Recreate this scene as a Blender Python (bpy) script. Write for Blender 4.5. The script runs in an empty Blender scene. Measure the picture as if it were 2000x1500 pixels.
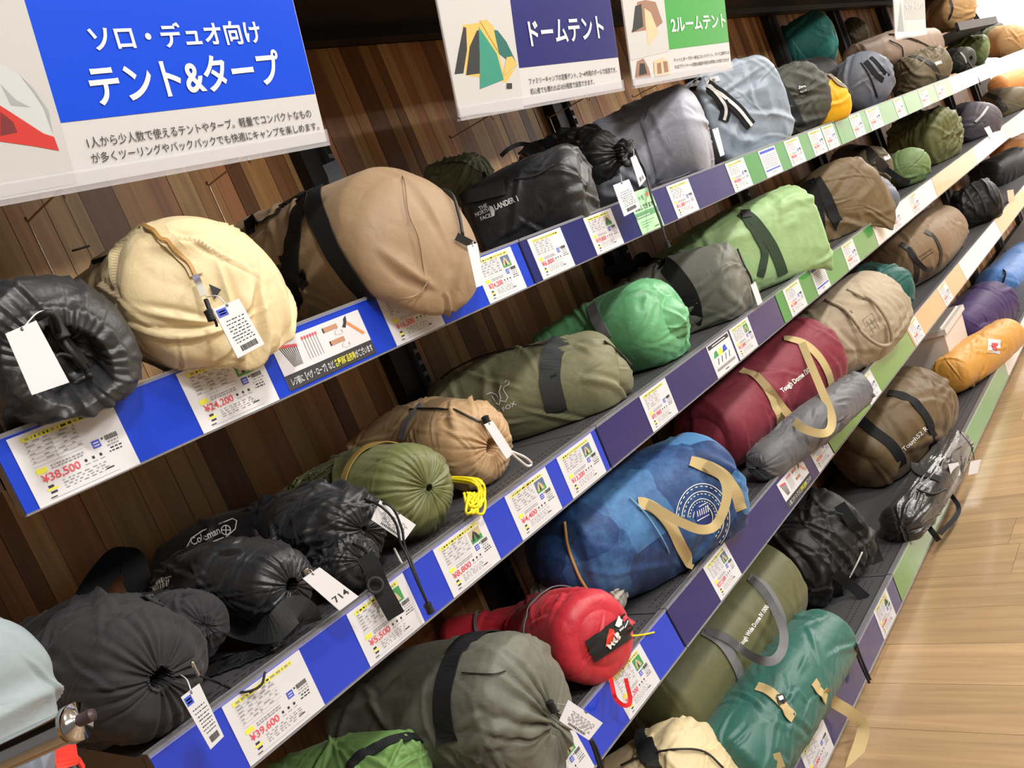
import bpy, math, random
import numpy as np
from mathutils import Vector, Matrix
from mathutils.bvhtree import BVHTree
random.seed(7)
PI = math.pi
S = bpy.context.scene
COL = S.collection
# ------------------------------------------------------------------ camera
FPX = 1676.455
CM = np.array([[0.5841451221, -0.7132789931, -0.3873080871],
               [-0.3421116241, 0.2163488236, -0.9144139233],
               [0.7360258915, 0.6666530316, -0.1176419248]])   # rows: image right, image down, view direction
CAM = np.array([0.0, 0.0, 1.24])
cd = bpy.data.cameras.new('camera'); cam = bpy.data.objects.new('camera', cd); COL.objects.link(cam)
cd.sensor_width = 36.0; cd.lens = 36.0 * FPX / 2000.0; cd.clip_start = 0.02
R3 = Matrix((CM[0], -CM[1], -CM[2])).transposed()
cam.matrix_world = Matrix.Translation(CAM) @ R3.to_4x4()
S.camera = cam
# ------------------------------------------------------------------ world, lights, exposure
S.view_settings.view_transform = 'Standard'; S.view_settings.look = 'None'
S.view_settings.exposure = -0.95; S.view_settings.gamma = 1.0
w = bpy.data.worlds.new('store_air'); S.world = w; w.use_nodes = True
w.node_tree.nodes['Background'].inputs[0].default_value = (1.0, 0.97, 0.94, 1)
w.node_tree.nodes['Background'].inputs[1].default_value = 0.34
def area(name, loc, aim, sx, sy, power, col=(1, .98, .94)):
    l = bpy.data.lights.new(name, 'AREA'); l.shape = 'RECTANGLE'; l.size = sx; l.size_y = sy
    l.energy = power; l.color = col
    o = bpy.data.objects.new(name, l); COL.objects.link(o); o.location = loc
    o.rotation_euler = (Vector(aim) - Vector(loc)).to_track_quat('-Z', 'Y').to_euler()
    return o
area('ceiling_spot', (0.35, -0.85, 2.92), (0.8, 1.1, 1.0), .22, .22, 58)
area('ceiling_spot', (2.1, -0.85, 2.92), (2.2, 1.1, 0.9), .22, .22, 58)
area('ceiling_spot', (3.9, -0.85, 2.92), (3.9, 1.1, 0.9), .22, .22, 58)
area('ceiling_spot', (5.8, -0.85, 2.92), (5.8, 1.1, 0.9), .22, .22, 58)
area('ceiling_tube', (1.5, -2.9, 2.9), (1.5, 1.0, 0.9), 3.4, .4, 190)
area('ceiling_tube', (6.0, -2.9, 2.9), (6.0, 1.0, 0.8), 3.0, .4, 140)
area('far_wall_fill', (11.5, -1.5, 2.9), (14.0, -.8, .9), 3.0, 1.0, 350, (1, .96, .93))  # added fill, brightens the far wall so the rails reflect white
area('end_wall_fill', (12.0, 3.0, 2.9), (14.0, 2.6, 1.4), 2.5, 1.0, 900, (1, .96, .93))  # added fill, whitens the wall seen past the end of the shelving
area('far_floor_fill', (9.0, .0, 2.9), (9.0, .1, 0), 4.0, .5, 260)  # added fill, no real fitting; lights the far floor mirrored in the rails
area('far_aisle_lamp', (8.6, -1.2, 2.9), (8.6, .6, .8), 2.0, .4, 160)

# ------------------------------------------------------------------ helpers
def ray(px, py): return CM.T @ np.array([(px - 1000.0) / FPX, (py - 750.0) / FPX, 1.0])
def pt(b, a):
    """photo point on the bag b, lifted towards the viewer by a[2] when that is small, else at depth a[2]"""
    if len(a) > 2 and abs(a[2]) > .3: return at(*a[:3])
    p, n = hit(b, *a[:2]); v = CAM - p; return p + v / np.linalg.norm(v) * (a[2] if len(a) > 2 else .003)
def at(px, py, Y):
    """world point at depth Y that the photograph shows at px, py"""
    v = ray(px, py); return v / v[1] * Y + CAM
def atz(px, py, Z):
    v = ray(px, py); return v / v[2] * (Z - CAM[2]) + CAM
def depth(p): return float(CM[2] @ (np.asarray(p) - CAM))
def srgb(c):
    o = []
    for x in c[:3]:
        x = x / 255.0
        o.append(x / 12.92 if x <= .04045 else ((x + .055) / 1.055) ** 2.4)
    return (*o, 1.0)
MATS = {}
def mat(key, rgb, rough=.6, spec=.5, metal=0, coat=0, bump=None, var=0, emit=0, alpha=1, trans=0, sheen=0, coat_rough=.06):
    """bump: (scale, strength, distance)"""
    if key in MATS: return MATS[key]
    m = bpy.data.materials.new(key); m.use_nodes = True; MATS[key] = m
    nt = m.node_tree; b = nt.nodes['Principled BSDF']; c = srgb(rgb)
    I = b.inputs
    I['Base Color'].default_value = c; I['Roughness'].default_value = rough
    I['Specular IOR Level'].default_value = spec; I['Metallic'].default_value = metal
    I['Coat Weight'].default_value = coat; I['Coat IOR'].default_value = 1.7 if coat > .55 else 1.5; I['Coat Roughness'].default_value = coat_rough
    I['Sheen Weight'].default_value = sheen; I['Alpha'].default_value = alpha
    I['Transmission Weight'].default_value = trans
    if emit:
        I['Emission Color'].default_value = c; I['Emission Strength'].default_value = emit
    m.diffuse_color = c
    if var or bump: tc = nt.nodes.new('ShaderNodeTexCoord')
    if var:
        n = nt.nodes.new('ShaderNodeTexNoise'); n.inputs['Scale'].default_value = 14; n.inputs['Detail'].default_value = 4
        nt.links.new(tc.outputs['Object'], n.inputs['Vector'])
        mx = nt.nodes.new('ShaderNodeMix'); mx.data_type = 'RGBA'
        mx.inputs[6].default_value = tuple(v * (1 - var) for v in c[:3]) + (1,)
        mx.inputs[7].default_value = tuple(min(1, v * (1 + var)) for v in c[:3]) + (1,)
        nt.links.new(n.outputs['Fac'], mx.inputs[0]); nt.links.new(mx.outputs[2], I['Base Color'])
    if bump:
        n = nt.nodes.new('ShaderNodeTexNoise'); n.inputs['Scale'].default_value = bump[0]; n.inputs['Detail'].default_value = 5
        n.inputs['Distortion'].default_value = .6
        nt.links.new(tc.outputs['Object'], n.inputs['Vector'])
        bp = nt.nodes.new('ShaderNodeBump'); bp.inputs['Strength'].default_value = bump[1]; bp.inputs['Distance'].default_value = bump[2]
        nt.links.new(n.outputs['Fac'], bp.inputs['Height']); nt.links.new(bp.outputs[0], I['Normal'])
    return m
def fab(name, rgb, rough=.58, spec=.4):
    return mat(name, rgb, rough=rough, spec=spec, sheen=.08, bump=(38, .4, .005), var=.07)
def web(name, rgb):   # webbing tape
    m = mat(name, rgb, rough=.75, spec=.25)
    if len(m.node_tree.nodes) < 4:
        nt = m.node_tree; tc = nt.nodes.new('ShaderNodeTexCoord'); wv = nt.nodes.new('ShaderNodeTexNoise')
        wv.inputs['Scale'].default_value = 500; nt.links.new(tc.outputs['Object'], wv.inputs['Vector'])
        bp = nt.nodes.new('ShaderNodeBump'); bp.inputs['Strength'].default_value = .5; bp.inputs['Distance'].default_value = .001
        nt.links.new(wv.outputs['Fac'], bp.inputs['Height']); nt.links.new(bp.outputs[0], nt.nodes['Principled BSDF'].inputs['Normal'])
    return m
BLACKWEB = web('black_webbing', (30, 31, 33)); CORD = mat('black_cord', (22, 22, 24), rough=.6)
WHITE = mat('white_card', (218, 218, 221), rough=.55); WHITEPRINT = mat('white_print', (236, 236, 232), rough=.7)
INK = mat('dark_ink', (52, 50, 52), rough=.7); GREYINK = mat('grey_ink', (150, 148, 150), rough=.7)
RED = mat('red_ink', (224, 84, 96), rough=.7); YEL = mat('yellow_ink', (232, 228, 70), rough=.7)
CBLUE = mat('logo_blue_ink', (62, 84, 200), rough=.6); PHG = mat('photo_green_ink', (70, 150, 84), rough=.6)
PHT = mat('photo_tan_ink', (196, 178, 140), rough=.6); PHS = mat('photo_sky_ink', (92, 112, 140), rough=.6)
NYL = mat('clear_nylon', (235, 235, 235), rough=.3, spec=.6)

def link(o, parent=None):
    COL.objects.link(o)
    if parent is not None: o.parent = parent
    return o
def root(name, loc, label, cat, group=None):
    o = bpy.data.objects.new(name, None); COL.objects.link(o); o.location = [float(x) for x in loc]
    o.empty_display_size = .05
    o['label'] = label; o['category'] = cat
    if group: o['group'] = group
    return o
def tag(o, label, cat, group=None):
    o['label'] = label; o['category'] = cat
    if group: o['group'] = group
    return o
def off_of(parent):
    v = np.zeros(3)
    while parent is not None:
        v = v + np.array(parent.location); parent = parent.parent
    return v
def mesh(name, V, F, mats, parent=None, mi=None, smooth=False, loc=None):
    """V in world coordinates; the object sits at loc (or at its parent's place)"""
    V = np.asarray(V, dtype=float)
    base = off_of(parent); l = np.zeros(3)
    if loc is not None: l = np.asarray(loc, float) - base
    me = bpy.data.meshes.new(name)
    me.from_pydata((V - base - l).tolist(), [], [tuple(int(i) for i in f) for f in F])
    if not isinstance(mats, (list, tuple)): mats = [mats]
    for m in mats: me.materials.append(m)
    if mi is not None: me.polygons.foreach_set('material_index', np.asarray(mi, dtype=np.int32))
    if smooth: me.polygons.foreach_set('use_smooth', [True] * len(me.polygons))
    me.update()
    o = bpy.data.objects.new(name, me); link(o, parent); o.location = l
    return o
class MB:
    """collects pieces of one mesh"""
    def __init__(s): s.V = []; s.F = []; s.M = []
    def add(s, V, F, m=0):
        n = len(s.V); s.V += [tuple(map(float, v)) for v in V]; s.F += [tuple(i + n for i in f) for f in F]; s.M += [m] * len(F)
    def box(s, a, b, m=0):
        x0, y0, z0 = a; x1, y1, z1 = b
        V = [(x0,y0,z0),(x1,y0,z0),(x1,y1,z0),(x0,y1,z0),(x0,y0,z1),(x1,y0,z1),(x1,y1,z1),(x0,y1,z1)]
        s.add(V, [(0,3,2,1),(4,5,6,7),(0,1,5,4),(1,2,6,5),(2,3,7,6),(3,0,4,7)], m)
    def xf(s, f):
        s.V = [tuple(f(v)) for v in s.V]; return s
    def out(s, name, mats, parent=None, smooth=False, loc=None):
        return mesh(name, s.V, s.F, mats, parent, s.M, smooth, loc)
def catmull(P, n):
    P = np.asarray(P, float); k = len(P)
    if k == 2:
        t = np.linspace(0, 1, n)[:, None]; return P[0] * (1 - t) + P[1] * t
    Q = np.vstack([2 * P[0] - P[1], P, 2 * P[-1] - P[-2]])
    u = np.linspace(0, k - 1, n); i = np.minimum(u.astype(int), k - 2); t = (u - i)[:, None]
    a, b, c, d = Q[i], Q[i + 1], Q[i + 2], Q[i + 3]
    return .5 * (2 * b + (c - a) * t + (2 * a - 5 * b + 4 * c - d) * t ** 2 + (3 * b - a - 3 * c + d) * t ** 3)
def tube_vf(P, r, n=8, k=None, closed=False):
    P = catmull(P, k or max(2, 6 * (len(P) - 1) + 1)) if len(P) > 2 else np.asarray(P, float)
    T = np.gradient(P, axis=0); T /= np.linalg.norm(T, axis=1)[:, None] + 1e-9
    ref = np.array([0.13, 0.31, 0.94]); A = np.cross(T, ref); A /= np.linalg.norm(A, axis=1)[:, None] + 1e-9
    B = np.cross(T, A); V = []; F = []
    rr = np.broadcast_to(np.asarray(r, float), (len(P),))
    for i in range(len(P)):
        for j in range(n):
            a = 2 * PI * j / n; V.append(P[i] + rr[i] * (math.cos(a) * A[i] + math.sin(a) * B[i]))
    for i in range(len(P) - 1):
        for j in range(n):
            F.append((i*n+j, i*n+(j+1) % n, (i+1)*n+(j+1) % n, (i+1)*n+j))
    F.append(tuple(range(n - 1, -1, -1))); F.append(tuple((len(P)-1)*n + j for j in range(n)))
    return V, F
def tube(name, P, r, m, parent=None, n=8, k=None):
    V, F = tube_vf(P, r, n, k); return mesh(name, V, F, m, parent, smooth=True)
def ribbon_vf(P, N, width, th=.0018, k=None):
    """flat tape along P with surface normals N"""
    P = np.asarray(P, float); N = np.asarray(N, float)
    if k is None: k = max(2, 8 * (len(P) - 1) + 1)
    C = catmull(P, k); Nn = catmull(N, k); Nn /= np.linalg.norm(Nn, axis=1)[:, None] + 1e-9
    T = np.gradient(C, axis=0); T /= np.linalg.norm(T, axis=1)[:, None] + 1e-9
    W = np.cross(T, Nn); W /= np.linalg.norm(W, axis=1)[:, None] + 1e-9
    Nn = np.cross(W, T)
    wd = np.broadcast_to(np.asarray(width, float), (k,))[:, None]
    V = []; F = []
    for i in range(k):
        a = C[i] - W[i] * wd[i] / 2; b = C[i] + W[i] * wd[i] / 2; t = Nn[i] * th / 2
        V += [a - t, b - t, b + t, a + t]
    for i in range(k - 1):
        for j in range(4): F.append((i*4+j, i*4+(j+1) % 4, (i+1)*4+(j+1) % 4, (i+1)*4+j))
    F.append((3, 2, 1, 0)); e = (k - 1) * 4; F.append((e, e+1, e+2, e+3))
    return V, F
def ribbon(name, P, N, width, m, parent=None, th=.0018, k=None):
    V, F = ribbon_vf(P, N, width, th, k)
    return mesh(name, V, F, m, parent)
# ------------------------------------------------------------------ text
TXT = {}
def glyphs(body, bold=0.0, res=3):
    """text as a flat mesh: vertices (x, y), faces, width; height unit = font size 1"""
    k = (body, bold, res)
    if k in TXT: return TXT[k]
    c = bpy.data.curves.new('t', 'FONT'); c.body = body; c.resolution_u = res; c.offset = bold
    o = bpy.data.objects.new('t', c); COL.objects.link(o)
    bpy.context.view_layer.update()
    me = bpy.data.meshes.new_from_object(o.evaluated_get(bpy.context.evaluated_depsgraph_get()))
    V = np.array([v.co[:] for v in me.vertices])[:, :2] if len(me.vertices) else np.zeros((0, 2))
    F = [tuple(p.vertices) for p in me.polygons]
    bpy.data.objects.remove(o); bpy.data.curves.remove(c); bpy.data.meshes.remove(me)
    if len(V): V = V - [V[:, 0].min(), 0]
    TXT[k] = (V, F); return TXT[k]
def put_text(mb, body, x, y, h, m, width=None, bold=0.0, f=None, res=3):
    """write into MB in plane coordinates: lower-left x, y; h = font size; width = squeeze to this width"""
    V, F = glyphs(body, bold, res)
    if not len(V): return
    sx = h if width is None else width / max(1e-6, V[:, 0].max())
    P = [(x + v[0] * sx, y + v[1] * h, 0) for v in V]
    if f: P = [f(p) for p in P]
    mb.add(P, F, m)
# ------------------------------------------------------------------ noise
def vnoise(P, seed=0):
    P = np.asarray(P, float); I = np.floor(P).astype(np.int64); f = P - I; f = f * f * f * (f * (f * 6 - 15) + 10)
    def h(x, y, z):
        n = (x * 374761393 + y * 668265263 + z * 2147483647 + seed * 1274126177) & 0xffffffff
        n = ((n ^ (n >> 13)) * 1274126177) & 0xffffffff
        n = ((n ^ (n >> 16)) * 2246822519) & 0xffffffff
        return ((n ^ (n >> 15)) & 0xffff) / 32767.5 - 1
    x, y, z = I[..., 0], I[..., 1], I[..., 2]; r = 0
    for dx in (0, 1):
        wx = f[..., 0] if dx else 1 - f[..., 0]
        for dy in (0, 1):
            wy = f[..., 1] if dy else 1 - f[..., 1]
            for dz in (0, 1):
                wz = f[..., 2] if dz else 1 - f[..., 2]
                r = r + wx * wy * wz * h(x + dx, y + dy, z + dz)
    return r
def folds(Q, seed):
    """crumpled cloth: puffy areas between narrow valleys"""
    wv = np.stack([vnoise(Q * .7 + 9.1, seed + 5), vnoise(Q * .7 + 3.7, seed + 6), vnoise(Q * .7 + 5.3, seed + 7)], -1)
    n1 = np.abs(vnoise(Q + wv * .8, seed)); n2 = np.abs(vnoise(Q * 2.1 + wv * 1.1, seed + 1)); n3 = np.abs(vnoise(Q * 4.3 + wv, seed + 2))
    return (np.minimum(n1, .45) / .45) ** .6 + .45 * (np.minimum(n2, .4) / .4) ** .7 + .2 * (np.minimum(n3, .4) / .4) - .9
def creases(V, N, n, seed, amp, R0, ax, bias=.0):
    """n soft straight-ish ridges with a valley beside each, scattered over the surface"""
    rg = np.random.RandomState(seed); NS, NT = V.shape[:2]
    P = V + .016 * np.stack([vnoise(V * 11 + 3.3 * k, seed + k) for k in range(3)], -1)
    wts = np.linalg.norm(np.gradient(V, axis=0), axis=2) * np.linalg.norm(np.roll(V, -1, 1) - V, axis=2); wts = wts.ravel() / wts.sum()
    out = np.zeros((NS, NT)); idx = rg.choice(NS * NT, n, p=wts)
    for q in idx:
        i, j = divmod(int(q), NT); c = P[i, j]; nn = N[i, j]
        t = ax - nn * (ax @ nn); t = t / (np.linalg.norm(t) + 1e-6) if np.linalg.norm(t) > .15 else rg.normal(size=3)
        r = rg.normal(size=3); t = t * bias + (r / np.linalg.norm(r)) * (1 - bias); t = t - nn * (t @ nn); t /= np.linalg.norm(t) + 1e-9
        w = np.cross(nn, t); d = P - c; al = d @ t; ac = d @ w; de = d @ nn
        L = R0 * rg.uniform(.35, 1.4); wd = R0 * rg.uniform(.022, .1) * (.6 + .4 * np.cos(np.clip(al / L, -1, 1) * 1.5)); a = amp * rg.uniform(.35, 1.0) * (wd / (R0 * .07)) ** .5
        tp = np.clip(1 - (al / L) ** 2, 0, 1) ** 1.2 * (np.abs(de) < R0 * .8)
        out += a * tp * (np.exp(-np.abs(ac / wd) ** 1.4) - .75 * np.exp(-((ac - 1.5 * wd) / (1.1 * wd)) ** 2) - .22 * np.exp(-((ac + 2 * wd) / (1.8 * wd)) ** 2))
    return out
# ------------------------------------------------------------------ bags
FL = dict(A=1.2835, B=.9255, C=.5505, D=.1135, T=1.845)
def cap_profile(kind, n):
    k = kind[0]
    if k == 'dome':
        l = kind[1]; a = np.linspace(0, PI / 2, n); p = np.stack([l * np.sin(a), np.cos(a)], 1); w = np.zeros(n)
    elif k == 'box':      # rounded rim, slightly bulging flat end
        b, bu = kind[1], kind[2]; n1 = n // 3; a = np.linspace(0, PI / 2, n1)
        p1 = np.stack([b * np.sin(a), 1 - b + b * np.cos(a)], 1); rho = np.linspace(1 - b, 0, n - n1 + 1)[1:]
        p2 = np.stack([b + bu * (1 - (rho / (1 - b)) ** 2), rho], 1); p = np.vstack([p1, p2]); w = np.zeros(n)
    else:                 # drawn together by a cord
        if k == 'cinch':
            h, l = kind[1], kind[2]
            K = [(0, 1, .25), (l * .45, .93, .4), (l * .8, .75, .7), (l * .97, .5 + h * .4, 1), (l, h * 1.12, 1.1), (l * .93, h, .9), (l * .6, h * .92, .6), (l * .15, h * .85, .3), (l * .13, 0, 0)]
        elif k == 'neck':
            h, l = kind[1], kind[2]
            K = [(0, 1, .2), (l * .3, .9, .4), (l * .55, .62, .8), (l * .68, h, 1), (l * .74, h * .85, 1), (l * .82, h * 1.25, 1.1), (l * .97, h * 1.55, 1.3), (l, h * 1.3, 1.2), (l * .95, h * .5, .8), (l * .9, 0, 0)]
        K = np.array(K); C = catmull(K, n); C[:, 1] = np.maximum(C[:, 1], 0); C[-1, 1] = 0; return C[:, 0], C[:, 1], C[:, 2]
    return p[:, 0], p[:, 1], w
BAGS = []
class Bag: pass
def bag(label, lv, st, m, cap0=('dome', .5), cap1=('dome', .55), q=1.0, e=2.0, asp=(1, 1), amp=.006, fs=8, fr=12, pl=(28, .07), seed=None,
        end_dir=None, cat='tent bag', name='tent_bag', group=None, rings=(), rest=True, lump=.004, big=0.0, fr0=None, mats=None, matfn=None, sag=0.0, roll=0.0, cr=1.0, bias=.3):
    seed = seed if seed is not None else len(BAGS) * 17 + 3
    NB = max(14, int(84 * q)); NC = max(12, int(52 * q)); NT = max(20, int(150 * q))
    if rest and lv in 'CD':   # slide each station along its line of sight until the bag lies on the board
        s2 = []
        for a in st:
            c = at(*a[:3]); r_ = a[3] * depth(c) / FPX; gap = c[2] - r_ - FL[lv]
            if gap < -.03 or gap > .045: a = (a[0], a[1], float(np.clip(a[2] * (CAM[2] - FL[lv]) / (CAM[2] - FL[lv] - gap * .8), .9, 1.2)), a[3])
            s2.append(a)
        st = s2
    C = np.array([at(a[0], a[1], a[2]) for a in st]); R = np.array([a[3] * depth(c) / FPX for a, c in zip(st, C)])
    CC = catmull(np.column_stack([C, R]), NB); C, R = CC[:, :3], CC[:, 3]
    T = np.gradient(C, axis=0); T /= np.linalg.norm(T, axis=1)[:, None]
    o0, r0, w0 = cap_profile(cap0, NC); o1, r1, w1 = cap_profile(cap1, NC)
    d1 = T[-1] if end_dir is None else np.array(end_dir, float) / np.linalg.norm(end_dir)
    cen = [C[0] - T[0] * o * R[0] for o in o0[::-1]][:-1] + list(C)
    if end_dir is None: cen += [C[-1] + T[-1] * o * R[-1] for o in o1][1:]
    else:
        mxo = o1.max() + 1e-6
        cen += [C[-1] + (T[-1] * (1 - .8 * min(1, o / mxo)) + d1 * (.8 * min(1, o / mxo))) * o * R[-1] for o in o1][1:]
    rad = list((r0[::-1] * R[0])[:-1]) + list(R) + list((r1 * R[-1])[1:])
    fdist0 = np.cumsum(np.linalg.norm(np.diff(C, axis=0), axis=1)); bl = fdist0[-1]
    ba = np.concatenate([[0], fdist0])
    wb = np.exp(-(bl - ba) / (.9 * R[-1])) * (w1[0] if cap1[0] in ('cinch', 'neck') else 0) + np.exp(-ba / (.9 * R[0])) * (w0[0] if cap0[0] in ('cinch', 'neck') else 0)
    wg = np.concatenate([w0[::-1][:-1], wb, w1[1:]])
    axT = np.vstack([np.repeat(T[:1], NC - 1, 0), T, np.repeat(T[-1:], NC - 1, 0)])
    Z = np.array([0, 0, 1.0]); side = np.cross(axT, Z); nn = np.linalg.norm(side, axis=1); side[nn < .05] = [1, 0, 0]; side /= np.linalg.norm(side, axis=1)[:, None]
    up = np.cross(side, axT)
    if roll: side, up = side * math.cos(roll) + up * math.sin(roll), up * math.cos(roll) - side * math.sin(roll)
    cen = np.array(cen); rad = np.maximum(np.array(rad), 1e-4)
    arc = np.concatenate([[0], np.cumsum(np.sqrt(np.sum(np.diff(cen, axis=0) ** 2, 1) + np.diff(rad) ** 2))])
    th = np.arange(NT) * 2 * PI / NT
    ct, sn = np.cos(th), np.sin(th)
    if e != 2: ct = np.sign(ct) * np.abs(ct) ** (2 / e); sn = np.sign(sn) * np.abs(sn) ** (2 / e)
    rr = rad.copy()
    for (f0, dep, wd) in rings: rr = rr - dep * np.exp(-((arc / arc[-1] - f0) * arc[-1] / wd) ** 2)
    V = cen[:, None] + rr[:, None, None] * (asp[0] * ct[None, :, None] * side[:, None] + asp[1] * sn[None, :, None] * up[:, None])
    NS = len(cen)
    def normals(V):
        ds = np.gradient(V, axis=0); dt = np.roll(V, -1, 1) - np.roll(V, 1, 1); n = np.cross(dt, ds)
        l = np.linalg.norm(n, axis=2, keepdims=True); n = n / (l + 1e-12)
        out = np.sum(n[NS // 2] * (V[NS // 2] - cen[NS // 2])) ; n = n if out > 0 else -n
        n[:2] = -axT[:2, None]; n[-2:] = axT[-2:, None] if cap1[0] not in ('cinch', 'neck') else n[-2:]
        return n
    N = normals(V)
    R0 = float(np.mean(R)); A2 = np.broadcast_to(arc[:, None], (NS, NT))
    ringr = rad[:, None]
    Q = np.stack([A2 * fs, np.cos(th)[None] * ringr * fr, np.sin(th)[None] * ringr * fr], -1)
    d = .3 * amp * folds(Q * .7, seed) + lump * vnoise(Q * .45 + 2.2, seed + 11) + big * vnoise(Q * .2 + 7.7, seed + 12)
    d = d + creases(V, N, int(cr * (85 if q > .65 else 38)), seed + 3, amp * 1.15, R0, T[len(T) // 2], bias)
    # gathers along the axis near a drawn end
    np_, ga = pl
    ph = np_ / 2 * th[None] + 2.4 * vnoise(np.stack([A2 * 5, np.cos(th)[None] * 2.3 + 0 * A2, np.sin(th)[None] * 2.3 + 0 * A2], -1), seed + 20)
    g = (np.abs(np.sin(ph)) ** .75 - .62) + .35 * (np.abs(np.sin(ph * 1.73 + 1)) - .6)
    gm = .55 + .75 * vnoise(np.stack([A2 * 9, np.cos(th)[None] * 1.7 + 0 * A2, np.sin(th)[None] * 1.7 + 0 * A2], -1), seed + 21)
    d = d * np.clip(1 - .5 * wg[:, None], .3, 1) + g * ga * R0 * wg[:, None] * np.clip(gm, .15, 1.4)
    d *= np.clip(rad / (R0 * .12), 0, 1)[:, None]
    V = V + N * d[..., None]
    if sag:
        k_ = np.clip((.945 - V[..., 1]) / .06, 0, 1); V[..., 2] -= sag * k_ * k_ * (3 - 2 * k_) * np.clip(1.25 - (V[..., 2] - FL[lv]) / (2.2 * R0), .15, 1)
    # rest on the shelf board
    fz = FL[lv] + .0025
    if rest:
        z = V[..., 2]; y = V[..., 1]; edge = .925 if lv != 'D' else .895
        on = 1 / (1 + np.exp(-(y - edge) / .012))
        lo = fz + .006 * (.5 + .5 * vnoise(np.stack([V[..., 0] * 30, y * 30, 0 * y], -1), seed + 30)) * 0 + 0 * y
        zc = np.where(z < lo, lo + .0 * z, z); zc = np.where((z < lo + .02) & (z >= lo), lo + (z - lo) ** 2 / .04 + .5 * (z - lo) * 0 + (z - lo) * .5, zc)
        V[..., 2] = z * (1 - on) + np.maximum(zc, lo) * on
    N = normals(V)
    b = Bag(); b.V, b.N, b.arc, b.cen, b.R0, b.th, b.rad, b.lv = V, N, arc, cen, R0, th, rad, lv
    b.NB, b.NC, b.NT, b.NS = NB, NC, NT, NS
    idx = np.arange(NS * NT).reshape(NS, NT); a_ = idx[:-1]; b_ = idx[1:]; r_ = lambda x: np.roll(x, -1, 1)
    F = np.stack([a_, b_, r_(b_), r_(a_)], -1).reshape(-1, 4)
    vv = V.reshape(-1, 3)
    b.bvh = BVHTree.FromPolygons(vv.tolist(), F.tolist())
    loc = (float(cen[:, 0].mean()), float(cen[:, 1].mean()), float(vv[:, 2].min()))
    b.root = root(name, loc, label, cat, group)
    ms = mats or [m]; mi = None
    if matfn is not None:
        fi, fj = np.divmod(np.arange(len(F)), NT)
        mi = matfn(arc[fi] / arc[-1], th[fj], vv[F[:, 0]])
    me = bpy.data.meshes.new('fabric_body')
    me.vertices.add(len(vv)); me.vertices.foreach_set('co', (vv - np.array(loc)).ravel())
    me.loops.add(F.size); me.loops.foreach_set('vertex_index', F.ravel().astype(np.int32))
    me.polygons.add(len(F)); me.polygons.foreach_set('loop_start', np.arange(0, F.size, 4, dtype=np.int32)); me.polygons.foreach_set('loop_total', np.full(len(F), 4, np.int32))
    for x in ms: me.materials.append(x)
    if mi is not None: me.polygons.foreach_set('material_index', np.asarray(mi, np.int32))
    me.polygons.foreach_set('use_smooth', np.ones(len(F), bool)); me.update(calc_edges=True); me.validate()
    o = bpy.data.objects.new('fabric_body', me); link(o, b.root); b.body = o
    BAGS.append(b); return b
def hit(b, px, py):
    v = Vector(ray(px, py)).normalized()
    r = b.bvh.ray_cast(Vector(CAM), v)
    if r[0] is None:
        c = b.cen[len(b.cen) // 2]; P = Vector(CAM) + v * (Vector(c) - Vector(CAM)).dot(v)
        r = b.bvh.find_nearest(P)
    n = np.array(r[1]); p = np.array(r[0])
    if n @ (CAM - p) < 0: n = -n
    return p, n
def near(b, px, py):
    p, n = hit(b, px, py); d = np.linalg.norm(b.V - p, axis=2); i, j = np.unravel_index(np.argmin(d), d.shape); return i, j
def strap(b, pts, width, m=None, name='strap', lift=.0025, th=.002):
    """tape lying on the bag along photo points"""
    P = []; N = []
    for a in pts:
        if len(a) == 3: p = at(*a); n = N[-1] if N else (CAM - p) / np.linalg.norm(CAM - p)
        else: p, n = hit(b, *a); p = p + n * lift
        P.append(p); N.append(n)
    # resample on the surface between the points
    P = np.array(P); N = np.array(N); k = 10 * (len(P) - 1) + 1; C = catmull(P, k); Nn = catmull(N, k)
    if all(len(a) == 2 for a in pts):
        for i in range(k):
            r = b.bvh.find_nearest(Vector(C[i]))
            n = np.array(r[1]); n = n if n @ Nn[i] > 0 else -n
            C[i] = np.array(r[0]) + n * lift; Nn[i] = Nn[i] * .6 + n * .4
        for _ in range(2): C[1:-1] = (C[:-2] + 2 * C[1:-1] + C[2:]) / 4; Nn[1:-1] = (Nn[:-2] + Nn[1:-1] + Nn[2:]) / 3
    return ribbon(name, C, Nn, width, m or BLACKWEB, b.root, th, k)
def band(b, px, py, width, m=None, a0=-40, a1=220, lift=.003, skew=0.0, name='strap'):
    """tape round the bag at the ring seen at px, py; angles in degrees, 90 = top; skew shifts the ring with the angle"""
    i0, _ = near(b, px, py); s0 = b.arc[i0]; k = 60
    P = []; N = []
    for a in np.linspace(a0, a1, k):
        j = int(round(math.radians(a) / (2 * PI) * b.NT)) % b.NT
        s = s0 + skew * math.cos(math.radians(a)); i = int(np.argmin(abs(b.arc - s)))
        P.append(b.V[i, j] + b.N[i, j] * lift); N.append(b.N[i, j])
    P = np.array(P); N = np.array(N)
    for _ in range(3): P[1:-1] = (P[:-2] + 2 * P[1:-1] + P[2:]) / 4; N[1:-1] = (N[:-2] + 2 * N[1:-1] + N[2:]) / 4
    P = P + N * .0015
    return ribbon(name, P, N, width, m or BLACKWEB, b.root, .002, k)
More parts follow.
